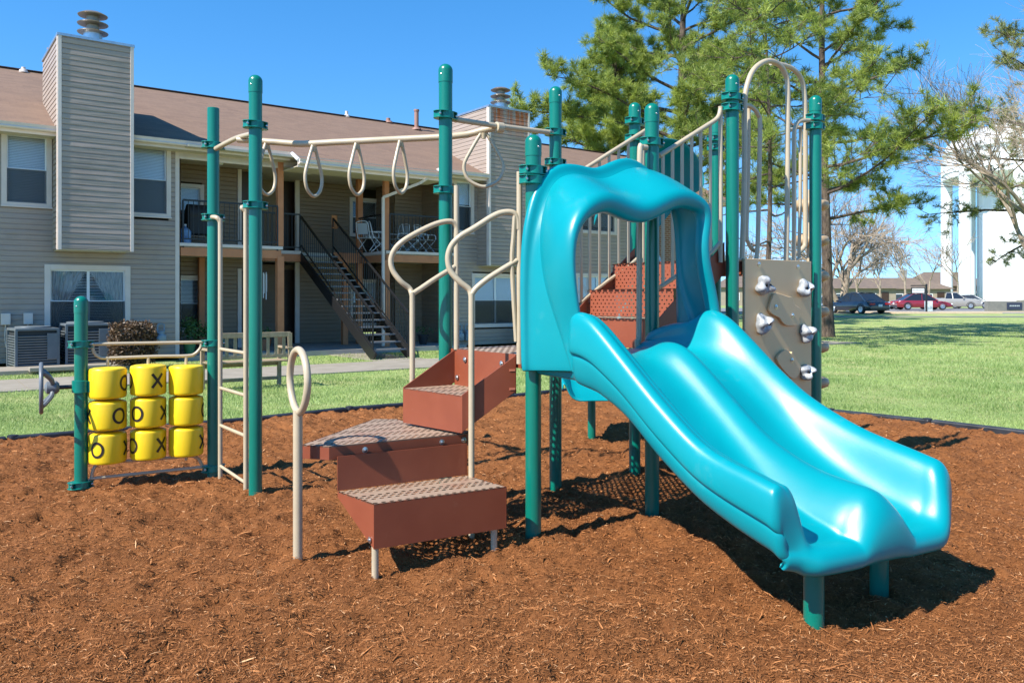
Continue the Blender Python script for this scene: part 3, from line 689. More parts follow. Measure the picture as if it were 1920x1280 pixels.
for r in range(15):
    row = []
    for i in range(18):
        c = crs[i]; kk = kin[i]
        a_, inn = [(.015, -.055), (.03, -.062), (.046, -.055), (.052, -.018), (max(.058, c-.012), .006), (c+.0, .010), (c+.012, -.014), (c+(.44-c)*.3, -.022-.016*wav[i]), (c+(.44-c)*.65, -.014-.014*wav[i]), (c+(.44-c)*.9, -.004), (.447, .008), (.462, .032*kk), (.452, .062*kk), (.42, .08*kk), (.37, .085*kk)][r]
        w = max(0, min(1, (a_-.06)/.37)); w = w*w*(3-2*w) if i < 5 else w
        b_ = back[i][0]+(front[i][0]-back[i][0])*w; z = back[i][1]+(front[i][1]-back[i][1])*w
        n1, n2 = nrm2(back, i), nrm2(front, i); n = (n1[0]*(1-w)+n2[0]*w, n1[1]*(1-w)+n2[1]*w)
        if i >= 12: a_ = .13+(a_-.015)*(.33)/(.43)
        row.append(AB(a_, b_+n[0]*inn, z+n[1]*inn))
    rows.append(row)
mb = MB(); mb.grid(rows); hood = mb.build('slide_hood', TURQ, PS, smooth=180, subsurf=2, solid=.014); tag(hood, 'turquoise arched hood over the double slide entrance')
for (a_, b_, z) in ((.3, -.10, 1.10), (.3, -.12, 1.62)):
    pass

# --- rear spiral slide
cp = [Vector(p) for p in ((1.50, 7.05, 1.62), (1.62, 7.5, 1.56), (1.58, 8.05, 1.38), (1.30, 8.45, 1.12), (.98, 8.55, .86), (.78, 8.35, .64), (.76, 8.0, .5), (.78, 7.75, .45))]
path = spline(cp, 6); rows = []
for i, p in enumerate(path):
    t = (path[min(i+1, len(path)-1)]-path[max(i-1, 0)]); t.z = 0; t.normalize(); s = Vector((t.y, -t.x, 0)); e = i/(len(path)-1)
    w = .28; hh = .22*(1-.3*e**3)
    rows.append([p+s*x*w+Vector((0, 0, z*hh)) for x, z in ((-1.12, .55), (-1.1, 1), (-.98, 1.02), (-.86, .6), (-.75, .12), (-.5, -.05), (-.2, .0), (0, -.02), (.2, 0), (.5, -.05), (.75, .12), (.86, .6), (.98, 1.02), (1.1, 1), (1.12, .55))])
mb = MB(); mb.grid(rows); rs = mb.build('curved_slide', TURQ, PS, smooth=180, subsurf=1, solid=.02); tag(rs, 'turquoise curved slide at the back of the high deck')
mb = MB(); mb.lathe([(.04, -.1), (.04, .5)], (.80, 8.25, 0), seg=14); mb.build('support_post', TEAL, rs)
mb = MB(); mb.lathe([(.04, -.1), (.04, 1.2)], (1.45, 8.3, 0), seg=14); mb.build('support_post', TEAL, rs)
hp = [(-.5, 2.34), (-.49, 2.42), (-.43, 2.55), (-.3, 2.68), (-.1, 2.75), (.12, 2.76), (.3, 2.70), (.42, 2.58), (.46, 2.46), (.46, 2.36)]
rows = [[AB(-1.02-d, 2.26+x*f, z-dz) for x, z in hp] for d, f, dz in ((0, 1, .0), (.1, 1.0, .03), (.25, .96, .09), (.42, .9, .24), (.5, .82, .35))]
mb = MB(); mb.grid(rows); rh = mb.build('slide_hood', TURQ, PS, smooth=180, subsurf=2, solid=.02); tag(rh, 'rounded turquoise hood of the curved slide behind the rail bars')
# ================================================================== APARTMENT BUILDING (local frame: x along the front, y into the house)
BW = Vector((.805, .593, 0)).normalized(); BN = Vector((BW.y, -BW.x, 0)); BP = Vector((-7.8, 19.25, 0)); BRZ = math.atan2(BW.y, BW.x)
def fac(px, py, off=0):
    k = (px-CX)/FP; Y = (off+BN.dot(BP))/(BN.x*k+BN.y); p = Vector((k*Y, Y, EYE-(py-HY)/FP*Y)); return ((p-BP).dot(BW), p.z)
def fs(px, off=0): return fac(px, HY, off)[0]
AP = empty('apartment_building', BP, 'two storey beige sided apartment building with brown shingle roof, chimneys and outside stairs', 'apartment building', rz=BRZ, local=True)
LAP = .113
def siding(name, x0, x1, z0, z1, y, holes=(), mt=SIDE, parent=None, axis='x', flip=1, lap=LAP, ztop=None):
    """laps running along x at depth y (front looks to -y); axis 'y': along y at x=y, looking to -x*flip"""
    mb = MB(); z = z0; th = .016
    while z < z1-1e-3:
        zt_ = min(z+lap, z1); iv = [(x0, x1)]
        for hx0, hx1, hz0, hz1 in holes:
            if hz0 < zt_-.01 and hz1 > z+.01:
                nv = []
                for a, b in iv:
                    if hx1 <= a or hx0 >= b: nv.append((a, b)); continue
                    if hx0 > a: nv.append((a, hx0))
                    if hx1 < b: nv.append((hx1, b))
                iv = nv
        for a, b in iv:
            if ztop:      # sloped top (roof line): clip the strip along its length
                pass
            if axis == 'x':
                zk = z+(zt_-z)*.74; vs = [(a, y-th, z), (b, y-th, z), (b, y, zt_), (a, y, zt_), (a, y+.002, z), (b, y+.002, z), (a, y-th*.86, zk), (b, y-th*.86, zk)]
                mb.add(vs, [(0, 1, 7, 6), (6, 7, 2, 3), (4, 5, 1, 0)])
            else:
                zk = z+(zt_-z)*.74; vs = [(y-th*flip, b, z), (y-th*flip, a, z), (y, a, zt_), (y, b, zt_), (y+.002*flip, b, z), (y+.002*flip, a, z), (y-th*.86*flip, b, zk), (y-th*.86*flip, a, zk)]
                mb.add(vs, [(0, 1, 7, 6), (6, 7, 2, 3), (4, 5, 1, 0)])
        z = zt_
    return mb.build(name, mt, parent or AP, smooth=0)
def lbox(name, m, x0, x1, y0, y1, z0, z1, parent=None, bevel=0):
    mb = MB(); mb.box(((x0+x1)/2, (y0+y1)/2, (z0+z1)/2), (abs(x1-x0), abs(y1-y0), abs(z1-z0))); return mb.build(name, m, parent or AP, smooth=0, bevel=bevel)
def window(x0, x1, z0, z1, y, parent=None, mull=1, blind=.5, fw=.10, curtain=False, openb=False, label=None, sill=True, screen=True):
    """outer trim rectangle x0..x1, z0..z1 on a wall at depth y"""
    fr = MB()
    for a, b, c, d in ((x0, x0+fw, z0, z1), (x1-fw, x1, z0, z1), (x0+fw, x1-fw, z1-fw, z1), (x0+fw, x1-fw, z0, z0+fw)):
        fr.box(((a+b)/2, y-.012, (c+d)/2), (b-a, .06, d-c))
    w = fr.build('window', TRIM, parent or AP, smooth=0, bevel=.004)
    if label: w['label'] = label
    X0, X1, Q0, Q1 = x0+fw, x1-fw, z0+fw, z1-fw
    zm = (Q0+Q1)/2
    bx = MB(); d = .25
    bx.add([(X0, y+.03, Q0), (X1, y+.03, Q0), (X1, y+.03, Q1), (X0, y+.03, Q1), (X0, y+d, Q0), (X1, y+d, Q0), (X1, y+d, Q1), (X0, y+d, Q1)], [(4, 5, 6, 7), (0, 4, 7, 3), (1, 2, 6, 5), (3, 7, 6, 2), (0, 1, 5, 4)])
    bx.build('dark_interior', ROOM, w, smooth=0)
    sh = MB(); n = mull; wd = (X1-X0)/n
    for i in range(n):
        a, b = X0+i*wd, X0+(i+1)*wd
        for q0, q1, yy in ((Q0, zm+.015, y+.012), (zm-.015, Q1, y+.028)):
            t = .028
            for e in ((a, a+t, q0, q1), (b-t, b, q0, q1), (a+t, b-t, q0, q0+t), (a+t, b-t, q1-t, q1)):
                sh.box(((e[0]+e[1])/2, yy, (e[2]+e[3])/2), (e[1]-e[0], .02, e[3]-e[2]))
    sh.build('sash', WHITE, w, smooth=0)
    g = MB(); g.box(((X0+X1)/2, y+.035, zm), (X1-X0, .003, Q1-Q0)); g.build('glass', GLASS, w, smooth=0)
    if screen:
        g = MB(); g.add([(X0, y-.001, Q0), (X1, y-.001, Q0), (X1, y-.001, zm), (X0, y-.001, zm)], [(0, 1, 2, 3)]); g.build('insect_screen', SCREEN, w, smooth=0)
    if blind:
        bl_ = MB(); zb = Q1-(Q1-Q0)*blind; k = Q1-.01
        while k > zb:
            hs_ = .011 if openb else .031; bl_.add([(X0+.01, y+.085, k), (X1-.01, y+.085, k), (X1-.01, y+.072, k-hs_), (X0+.01, y+.072, k-hs_)], [(0, 1, 2, 3)]); k -= .034
        bl_.build('blind', BLIND, w, smooth=0)
    if curtain:
        for s in (0, 1):
            rows = []; cx_ = (X0+X1)/2
            for j in range(10):
                v = j/9; z = Q1-.02-(Q1-Q0-.05)*v; edge = X0 if s == 0 else X1; reach = (cx_-edge)*(1-.72*min(1, v*1.25)**.8) if v < .8 else (cx_-edge)*(.28+.3*(v-.8))
                rows.append([(edge+reach*(u/24), y+.15+.018*math.sin(u*1.6), z) for u in range(25)])
            rows = [[(q[0], q[1]-.10, q[2]) for q in r] for r in rows]; c = MB(); c.grid(rows); c.build('curtain', CURTAIN, w, smooth=60)
    if sill:
        s_ = MB(); s_.box(((x0+x1)/2, y-.05, z0+.012), (x1-x0+.02, .03, .03)); s_.build('sill', TRIM, w, smooth=0)
    return w
def wpx(x0, x1, y0, y1, off=0):
    a = fac(x0, y1, off); b = fac(x1, y0, off); return (a[0], b[0], a[1], fac(x1, y0, off)[1])

FLOOR2, EAVE = 2.72, 4.98
S_L, S_A, S_B, S_C, S_R = -9.0, 0.0, 2.456, 5.41, 7.58
S_E = 19.3
# openings on the left wing
w1 = (fs(2), fs(97), fac(97, 392)[1], fac(97, 251)[1]); w2 = (fs(232), fs(320), fac(320, 410)[1], fac(320, 270)[1]); w3 = (fs(83), fs(244), fac(244, 625)[1]-.06, fac(244, 499)[1])
siding('siding_wall', S_L, S_A-.09, .05, EAVE, 0, [(w[0]+.05, w[1]-.05, w[2]+.05, w[3]-.05) for w in (w1, w2, w3)]+[(-6.6, -5.3, 3.0, 4.5)])
window(*w1, 0, blind=1.0, label='upper window at the far left with closed white blind'); window(*w2, 0, blind=1.0, label='upper window beside the large chimney')
window(-6.65, -5.25, 2.95, 4.55, 0, blind=1.0, label='upper window at the far end of the left wing')
window(*w3, 0, mull=2, blind=.98, curtain=True, openb=True, fw=.11, label='double lower window with tied back sheer curtains')
lbox('corner_trim', TRIM, S_A-.09, S_A+.0, -.022, .05, .03, EAVE)
# chimneys
def chimney(s0, s1, off, z0, z1, label, rust=False):
    ch = MB(); y0 = -off; yb = 1.6
    base = siding('chimney', s0+.04, s1-.04, z0+.03, z1, y0, parent=AP); base['label'] = label
    siding('side_siding', y0+.05, yb, z0+.03, z1, s0, parent=base, axis='y', flip=1); 
    m = MB(); m.box((s1-.004, (y0+yb)/2, (z0+z1)/2), (.01, yb-y0-.05, z1-z0-.04)); m.build('side_siding', SIDE, base, smooth=0)
    m = MB(); m.box(((s0+s1)/2, (y0)/2+.0, z0+.012), (s1-s0-.02, off-.02, .02)); m.build('soffit', SOFFIT, base, smooth=0)
    tw = .07
    for a in (s0-.018, s1-tw+.018): 
        m = MB(); m.box((a+tw/2, y0-.003, (z0+z1)/2), (tw, .045, z1-z0)); m.build('corner_trim', TRIM, base, smooth=0, bevel=.003)
    m = MB(); m.box((s0-.016, y0+.052, (z0+z1)/2), (.03, .06, z1-z0)); m.build('corner_trim', TRIM, base, smooth=0)
    m = MB(); m.box(((s0+s1)/2, (y0+yb)/2, z1+.03), (s1-s0+.07, yb-y0+.06, .06)); m.build('metal_cap', GALV, base, smooth=0, bevel=.004)
    fc = ((s0+s1)/2, (y0+.45), z1+.05); f = MB(); f.lathe([(.19, 0), (.19, .26)], fc, seg=24); fl = f.build('flue', GALV, base)
    c = MB()
    for j in range(3): c.lathe([(.12, .0), (.30, .02), (.31, .035), (.2, .075), (.13, .10), (.13, .19)] if j < 2 else [(.13, 0), (.29, .02), (.30, .035), (.2, .09), (.02, .11)], (fc[0], fc[1], fc[2]+.22+j*.185), seg=24)
    c.build('flue_cap', RUSTYCAP, fl)
    if rust:
        pass
    return base
OC = .78
c1a, c1b = fac(110, 62, OC), fac(249, 88, OC); c1z = fac(180, 470, OC)[1]
chimney(c1a[0], c1b[0], OC, c1z, c1a[1]-.05, 'large sided chimney hung on the left wing')
c2a, c2b = fac(917, 197, .6), fac(992, 205, .6)
ch2 = chimney(c2a[0], c2b[0], .6, fac(950, 499, .6)[1], c2a[1]-.05, 'smaller sided chimney with rust streaks under its cap')
# rust streaks on the second chimney: in the siding material of its own
RUSTSD = siding_mat('beige_vinyl_siding_rust_streaked', (.315, .248, .205), (.365, .29, .24))
t = RUSTSD.node_tree; b_ = [n for n in t.nodes if n.type == 'BSDF_PRINCIPLED'][0]; old = b_.inputs['Base Color'].links[0].from_socket
tc = t.nodes.new('ShaderNodeTexCoord'); sp2 = t.nodes.new('ShaderNodeSeparateXYZ'); t.links.new(tc.outputs['Generated'], sp2.inputs[0])
mz = ramp(t, sp2.outputs[2], .80, .97); n3 = ramp(t, noi(t, 1.0, 5, .7, stretch=(7, 1, .35)), .42, .56)
mxm = t.nodes.new('ShaderNodeMath'); mxm.operation = 'MULTIPLY'; t.links.new(mz, mxm.inputs[0]); t.links.new(n3, mxm.inputs[1])
t.links.new(mixc(t, mxm.outputs[0], old, (.42, .10, .015)), b_.inputs['Base Color']); ch2.data.materials[0] = RUSTSD

# right wing
w4 = wpx(862-12, 888, 337, 438); w5 = wpx(884, 972, 514, 614); w6 = wpx(1085, 1155, 396, 440, 0); w7 = wpx(1078, 1160, 514, 622)
w6 = (fs(1085), fs(1155), fac(1155, 441)[1], fac(1120, 330)[1])
SW = 15.2
siding('siding_wall', S_R+.09, S_E, .05, EAVE, 0, [(w[0]+.05, w[1]-.05, w[2]+.05, w[3]-.05) for w in (w4, w5, w6, w7)])
window(*w4, 0, blind=.45, label='narrow upper window beside the smaller chimney'); window(*w5, 0, mull=2, blind=.5, label='double lower window under the smaller chimney')
window(*w6, 0, blind=.9, label='upper window seen through the slide hood'); window(*w7, 0, mull=2, blind=.6)
lbox('corner_trim', TRIM, S_R, S_R+.09, -.022, .05, .03, EAVE)
BRICK = None
m_, t_, bb_, o_ = nt('brown_brick'); br_ = t_.nodes.new('ShaderNodeTexBrick'); tc_ = t_.nodes.new('ShaderNodeTexCoord'); mp_ = t_.nodes.new('ShaderNodeMapping'); mp_.inputs['Rotation'].default_value = (math.pi/2, 0, 0)
t_.links.new(tc_.outputs['Object'], mp_.inputs[0]); t_.links.new(mp_.outputs[0], br_.inputs['Vector']); br_.inputs['Scale'].default_value = 1; br_.inputs['Brick Width'].default_value = .22; br_.inputs['Row Height'].default_value = .075; br_.inputs['Mortar Size'].default_value = .008
br_.inputs['Color1'].default_value = (.24, .10, .06, 1); br_.inputs['Color2'].default_value = (.17, .075, .045, 1); br_.inputs['Mortar'].default_value = (.34, .29, .24, 1); t_.links.new(br_.outputs[0], bb_.inputs['Base Color']); bb_.inputs['Roughness'].default_value = .9; BRICK = m_
lbox('brick_pier', BRICK, fs(1236), fs(1262), -.05, .1, .03, EAVE-.1)
# gable ends and core walls
mb = MB(); mb.prism([(S_L+.02, .12), (S_E-.02, .12), (S_E-.02, 9.9), (S_L+.02, 9.9)], 0.02, .05); 
ZR = 7.42
def gable(x, name):
    mb = MB(); mb.add([(x, .0, .05), (x, 10, .05), (x, 10, EAVE), (x, 5, ZR-.12), (x, 0, EAVE)], [(0, 1, 2, 3, 4)]); mb.build(name, SIDE, AP, smooth=0, solid=.05)
gable(S_L, 'end_wall'); gable(S_E, 'end_wall')
mb = MB(); mb.add([(S_L, 10, .05), (S_E, 10, .05), (S_E, 10, EAVE), (S_L, 10, EAVE)], [(0, 1, 2, 3)]); mb.build('rear_wall', SIDE, AP, smooth=0)
# recesses
DB, DW = 1.8, 3.0
wl = wpx(330, 377, 333, 450, -DB); 
lw = [(fs(330, -DB), fs(382, -DB), 3.0, 4.35), (fs(330, -DB), fs(382, -DB), .55, 2.0)]
siding('recess_wall', S_A, S_B, .1, EAVE-.1, DB, [(a+.05, b-.05, c+.05, d-.05) for a, b, c, d in lw], SIDE_SHADE)
window(*lw[0], DB, blind=.55, label='shaded window behind the left balcony'); window(*lw[1], DB, blind=.5, openb=True, label='shaded window on the left ground floor porch')
for z0 in (.1, FLOOR2+.02):
    d = lbox('door', DOOR, fs(452, -DB), fs(492, -DB), DB-.04, DB+.02, z0, z0+2.05); lbox('door_frame', TRIM, fs(445, -DB), fs(452, -DB), DB-.05, DB+.02, z0, z0+2.1, d)
siding('recess_wall', DB, DW, .1, EAVE-.1, S_B, (), SIDE_SHADE, axis='y', flip=1)
siding('recess_wall', .0, DB, .1, EAVE-.1, S_A+.02, (), SIDE_SHADE, axis='y', flip=-1)
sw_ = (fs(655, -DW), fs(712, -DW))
siding('breezeway_wall', fs(560, -DW), S_C+.6, .1, EAVE-.1, DW, [(sw_[0]+.05, sw_[1]-.05, 3.35, 4.45), (sw_[0]+.05, sw_[1]-.05, .6, 1.95)], SIDE_SHADE)
window(sw_[0], sw_[1], 3.3, 4.5, DW, blind=.9, openb=True, label='shaded window at the back of the stair landing'); window(sw_[0], sw_[1], .55, 2.0, DW, blind=.7, label='shaded window under the stairs')
lbox('corner_trim', TRIM, fs(553, -DW), fs(561, -DW), DW-.03, DW+.03, .1, EAVE-.1)
for z0 in (.1, FLOOR2+.02):
    lbox('door', DOOR, fs(524, -DW-.4), fs(553, -DW-.4), DW+.36, DW+.42, z0, z0+2.15)
    lbox('recess_wall', SIDE_SHADE, S_B, fs(560, -DW), DW+.43, DW+.5, z0-.02, z0+2.3)
siding('recess_wall', fs(740, -DB), S_R, .1, EAVE-.1, DB, (), SIDE_SHADE); siding('recess_wall', 0, DB, .1, EAVE-.1, S_R, (), SIDE_SHADE, axis='y', flip=1)
siding('recess_wall', DB, DW, .1, EAVE-.1, fs(740, -DB), (), SIDE_SHADE, axis='y', flip=1)
# porch slab, balcony slabs
ps = lbox('porch_slab', PORCH, S_A-.0, S_R+.1, -.55, 3.6, -.25, .09)
def slab(x0, x1, y0, y1, zt, name='balcony_floor', nose=True):
    a = lbox(name, SOFFIT, x0, x1, y0+.03, y1, zt-.26, zt-.03)
    f = MB(); f.box(((x0+x1)/2, y0, zt-.21), (x1-x0, .05, .20)); f.box((x0-.01, (y0+y1)/2, zt-.21), (.04, y1-y0-.1, .20)); f.build('fascia', ORANGE, a, smooth=0, bevel=.004)
    f = MB(); f.box(((x0+x1)/2, (y0+y1)/2-.02, zt-.045), (x1-x0+.06, y1-y0+.08, .075)); f.build('slab_edge', TRIM, a, smooth=0, bevel=.004)
    return a
slab(S_A+.03, S_B, 0, 1.8, FLOOR2); slab(S_C, S_R-.03, 0, 1.8, FLOOR2); 
ls = lbox('landing_floor', SOFFIT, S_B+.02, S_C+.6, 1.62, 3.45, FLOOR2-.26, FLOOR2-.04); 
f = MB(); f.box(((S_B+3.62)/2, 1.6, FLOOR2-.05), (3.62-S_B, .04, .09)); f.build('slab_edge', TRIM, ls, smooth=0); f = MB(); f.box(((S_B+3.62)/2, 1.6, FLOOR2-.2), (3.62-S_B, .05, .2)); f.build('fascia', ORANGE, ls, smooth=0)
f = MB(); f.box(((4.58+S_C)/2, 1.6, FLOOR2-.15), (S_C-4.58, .05, .28)); f.build('fascia', ORANGE, ls, smooth=0)
lbox('balcony_ceiling', SOFFIT, S_A, S_R, -.75, 3.6, EAVE-.12, EAVE-.07)
# ceiling lights
for s, y in ((1.2, .9), (3.6, 1.0), (6.2, .8)):
    m = MB(); m.lathe([(.09, 0), (.11, -.02), (.08, -.09), (.01, -.11)], (s, y, EAVE-.12), seg=14); m.build('ceiling_light', WHITE, AP)
# posts
def post_(s, y, z0, z1, w=.14): return lbox('porch_post', ORANGE, s-w/2, s+w/2, y-w/2, y+w/2, z0, z1, bevel=.006)
post_(S_B-.02, .04, FLOOR2, EAVE-.12, .15); post_(S_B-.02, .04, .09, FLOOR2-.26, .17); post_(S_C+.02, .05, FLOOR2, EAVE-.12, .14); post_(S_C+.02, .05, .09, FLOOR2-.26, .16)
post_(fs(646, -1.7), 1.7, .09, FLOOR2-.26, .16); post_(S_C+.05, 1.75, FLOOR2, EAVE-.12, .16); post_(S_C+.05, 1.75, .09, FLOOR2-.26, .16); post_(S_A+.95, 1.6, .09, FLOOR2-.26, .14)
# railings
def railing(p, q, z, name='railing', h=1.0, top=.05, parent=None, sp=.115, z2=None, clear=.09):
    z2 = z if z2 is None else z2; p = Vector(p); q = Vector(q); L_ = (q-p).length; n = max(1, int(L_/sp)); mb = MB()
    A = Vector((p.x, p.y, z)); B = Vector((q.x, q.y, z2)); up = Vector((0, 0, 1))
    mb.bar(A+up*h, B+up*h, .045, .04); mb.bar(A+up*clear, B+up*clear, .03, .03)
    for i in range(n+1):
        c = A.lerp(B, i/n); w = .035 if i in (0, n) else .014; mb.bar(c+up*(clear if 0 < i < n else -.12), c+up*(h-.01), w, w, up=Vector((1, 0, 0)))
    return mb.build(name, BLK, parent or AP, smooth=0)
railing((S_A+.08, -.02), (S_B-.1, -.02), FLOOR2); railing((S_C+.1, -.02), (S_R-.08, -.02), FLOOR2); railing((S_C, .1), (S_C, 1.7), FLOOR2); railing((S_B+.1, 1.6), (3.60, 1.6), FLOOR2)
# stairs
stc = 4.1; sw2 = .475; ytop, ybot = 1.6, -2.85
SR = MB()
for s in (stc-sw2, stc+sw2): SR.bar((s, ytop+.1, FLOOR2-.14), (s, ybot, .02), .05, .26)
stairs_o = SR.build('outside_staircase', BLK, AP, smooth=0, bevel=.004)
TRD = mat('metal_stair_tread', (.16, .165, .17), .45, (.22, .22, .22), 8, metal=.3)
NT = 15
for i in range(1, NT+1):
    t = i/(NT+1); y = ytop+(ybot-ytop)*t; z = (FLOOR2)*(1-t)+.02
    m = MB(); m.box((stc, y, z), (2*sw2-.05, .25, .035)); m.build('tread', TRD, stairs_o, smooth=0)
for s in (stc-sw2, stc+sw2): railing((s, ytop), (s, ybot+.1), FLOOR2+.0, 'stair_railing', .95, z2=.1, parent=stairs_o, clear=.16, sp=.13)
# roof
def zr(y): return 5.0+(y+.5)*(ZR-5.0)/5.5
def roofuv(co, p): return (co.x, co.y*1.1)
yE, yM = -.5, -1.0; sM0, sM1 = fs(530), fs(800)
mb = MB(); th = .05
def rq(x0, x1, y0, y1): mb.add([(x0, y0, zr(y0)), (x1, y0, zr(y0)), (x1, y1, zr(y1)), (x0, y1, zr(y1))], [(0, 1, 2, 3)])
rq(S_L-.3, S_E+.3, yE, 5.0); mb.add([(S_L-.3, 5, ZR), (S_E+.3, 5, ZR), (S_E+.3, 10.5, 5.0), (S_L-.3, 10.5, 5.0)], [(0, 1, 2, 3)]); rq(sM0, sM1, yM, yE)
roof = mb.build('roof', ROOF, AP, smooth=0, uvscale=roofuv, solid=.05)
mb = MB()
for j in range(160):
    x0 = S_L+j*.18; mb.box((x0, 5.0, ZR+.012), (.175, .2, .02), M=Matrix.Rotation(0, 3, 'X'))
RC = mat('dark_ridge_caps', (.09, .05, .036), .9, (.12, .065, .045), 4); mb.build('ridge_cap', RC, roof, smooth=0)
# gutters: front K-shape, with the deeper middle run
def gutter(x0, x1, y, z):
    m = MB(); prof = [(0, 0), (-.10, -.0), (-.125, .03), (-.11, .06), (-.13, .12), (-.12, .12), (0, .12)]
    vs = [(x0, y+a, z-.12+b) for a, b in prof]+[(x1, y+a, z-.12+b) for a, b in prof]; n = len(prof)
    m.add(vs, [(i, (i+1) % n, n+(i+1) % n, n+i) for i in range(n)]+[tuple(range(n)), tuple(range(n, 2*n))[::-1]]); return m.build('gutter', TRIM, roof, smooth=0)
g1 = fs(109, .5); g2 = fs(249, .5)
gutter(S_L-.2, c1a[0]-.02, yE-.02, zr(yE)+.0); gutter(c1b[0]+.02, sM0+.0, yE-.02, zr(yE)); gutter(sM0, sM1, yM-.02, zr(yM)); gutter(sM1, c2a[0]-.02, yE-.02, zr(yE)); gutter(c2b[0]+.02, S_E+.2, yE-.02, zr(yE))
for a, b, y0 in ((S_L-.2, sM0, yE), (sM1, S_E+.2, yE), (sM0, sM1, yM)):
    m = MB(); m.box(((a+b)/2, (y0+.02)/2, zr(y0)-.16), (b-a, abs(y0)-.04, .02)); m.build('soffit', SOFFIT, roof, smooth=0)
    m = MB(); m.box(((a+b)/2, y0+.01, zr(y0)-.10), (b-a, .025, .17)); m.build('fascia', TRIM, roof, smooth=0)
lbox('frieze_board', TRIM, S_A, sM0, -.03, .03, EAVE-.30, EAVE-.08); lbox('frieze_board', TRIM, S_A, S_R, -.03, .03, EAVE-.25, EAVE-.1)
for xg in (sM0, sM1):
    m = MB(); m.tube([(xg, yM-.06, zr(yM)-.02), (xg-.0, yE-.14, zr(yE)-.03)], .045, 8); m.build('gutter_elbow', WHITE, roof)
# downspout
sd0 = S_C-.14; m = MB()
for p, q in (((sM1-.55, yM-.05, zr(yM)-.12), (sM1-.75, yM+.1, zr(yM)-.28)), ((sM1-.75, yM+.1, zr(yM)-.28), (sd0, -.1, 4.15)), ((sd0, -.1, 4.15), (sd0, -.1, .12))): m.bar(p, q, .075, .06, up=Vector((0, -1, 0)))
m.build('downspout', TRIM, AP, smooth=0, bevel=.005)
# roof vents
def rvent(px, py, hgt, r, M=TRIM, flash=True):
    best = None
    for i in range(0, 500):
        y = i*.01*1.0; s, z = fac(px, py, -y)
        if best is None or abs(z-zr(y)) < best[0]: best = (abs(z-zr(y)), s, y)
    s, y = best[1], best[2]; z = zr(y); m = MB(); m.lathe([(r*2.3, -.02), (r*2.0, .04), (r, .07), (r, hgt), (r*1.25, hgt), (r*1.25, hgt+.06), (.01, hgt+.07)] if hgt > .3 else [(r*2.3, -.02), (r*1.8, .05), (r, .07), (r, hgt)], (s, y, z), seg=14); m.build('roof_vent', M, roof)
PINKV = mat('faded_red_vent_pipe', (.30, .16, .12), .6)
rvent(781, 243, .62, .075, PINKV); rvent(650, 219, .18, .05); rvent(44, 135, .12, .05); rvent(728, 226, .15, .07, PINKV); rvent(95, 145, .7, .07, PINKV); rvent(862, 250, .14, .05)
# meters and boxes on the wall
for px, py in ((10, 598), (52, 597)):
    s, z = fac(px, py); m = MB(); m.box((s, -.07, z), (.17, .11, .24)); bx = m.build('electric_box', TRIM, AP, bevel=.01, smooth=0); m = MB(); m.tube(spline([(s, -.05, z-.11), (s, -.04, z-.5), (s+.1, -.06, z-.75), (s+.3, -.08, z-.85)], 4), .014, 8); m.build('conduit', TRIM, bx)
METERC = mat('grey_blue_meter', (.17, .24, .30), .5, (.22, .29, .35), 6)
def meters(s0, z0, n, name='gas_meter'):
    for i in range(n):
        s = s0+i*.27; m = MB(); m.box((s, -.14, z0-.05), (.2, .16, .2)); m.lathe([(.09, 0), (.09, .02), (.07, .03)], (s, -.225, z0-.02), (0, -1, 0), seg=16); m.lathe([(.075, 0), (.075, .09)], (s-.0, -.16, z0+.05), (0, 0, 1), seg=12)
        g = m.build(name, METERC, AP, bevel=.015); m = MB(); m.tube(spline([(s-.07, -.14, z0+.1), (s-.07, -.14, z0+.26), (s-.02, -.14, z0+.3), (s+.05, -.12, z0+.3)], 3), .016, 8); m.tube([(s+.07, -.14, z0+.1), (s+.07, -.14, z0+.3)], .016, 8); m.build('meter_pipe', METERC, g)
        m = MB(); m.box((s, -.226, z0-.06), (.09, .012, .05)); m.build('dial_plate', WHITE, g)
s, z = fac(291, 632, .15); meters(s-.14, z, 2); s, z = fac(868, 628, .15); meters(s-.1, z, 2)

# ================================================================== things round the building (world frame)
def W(s, y, z=0): return BP+BW*s-BN*y+Vector((0, 0, z))
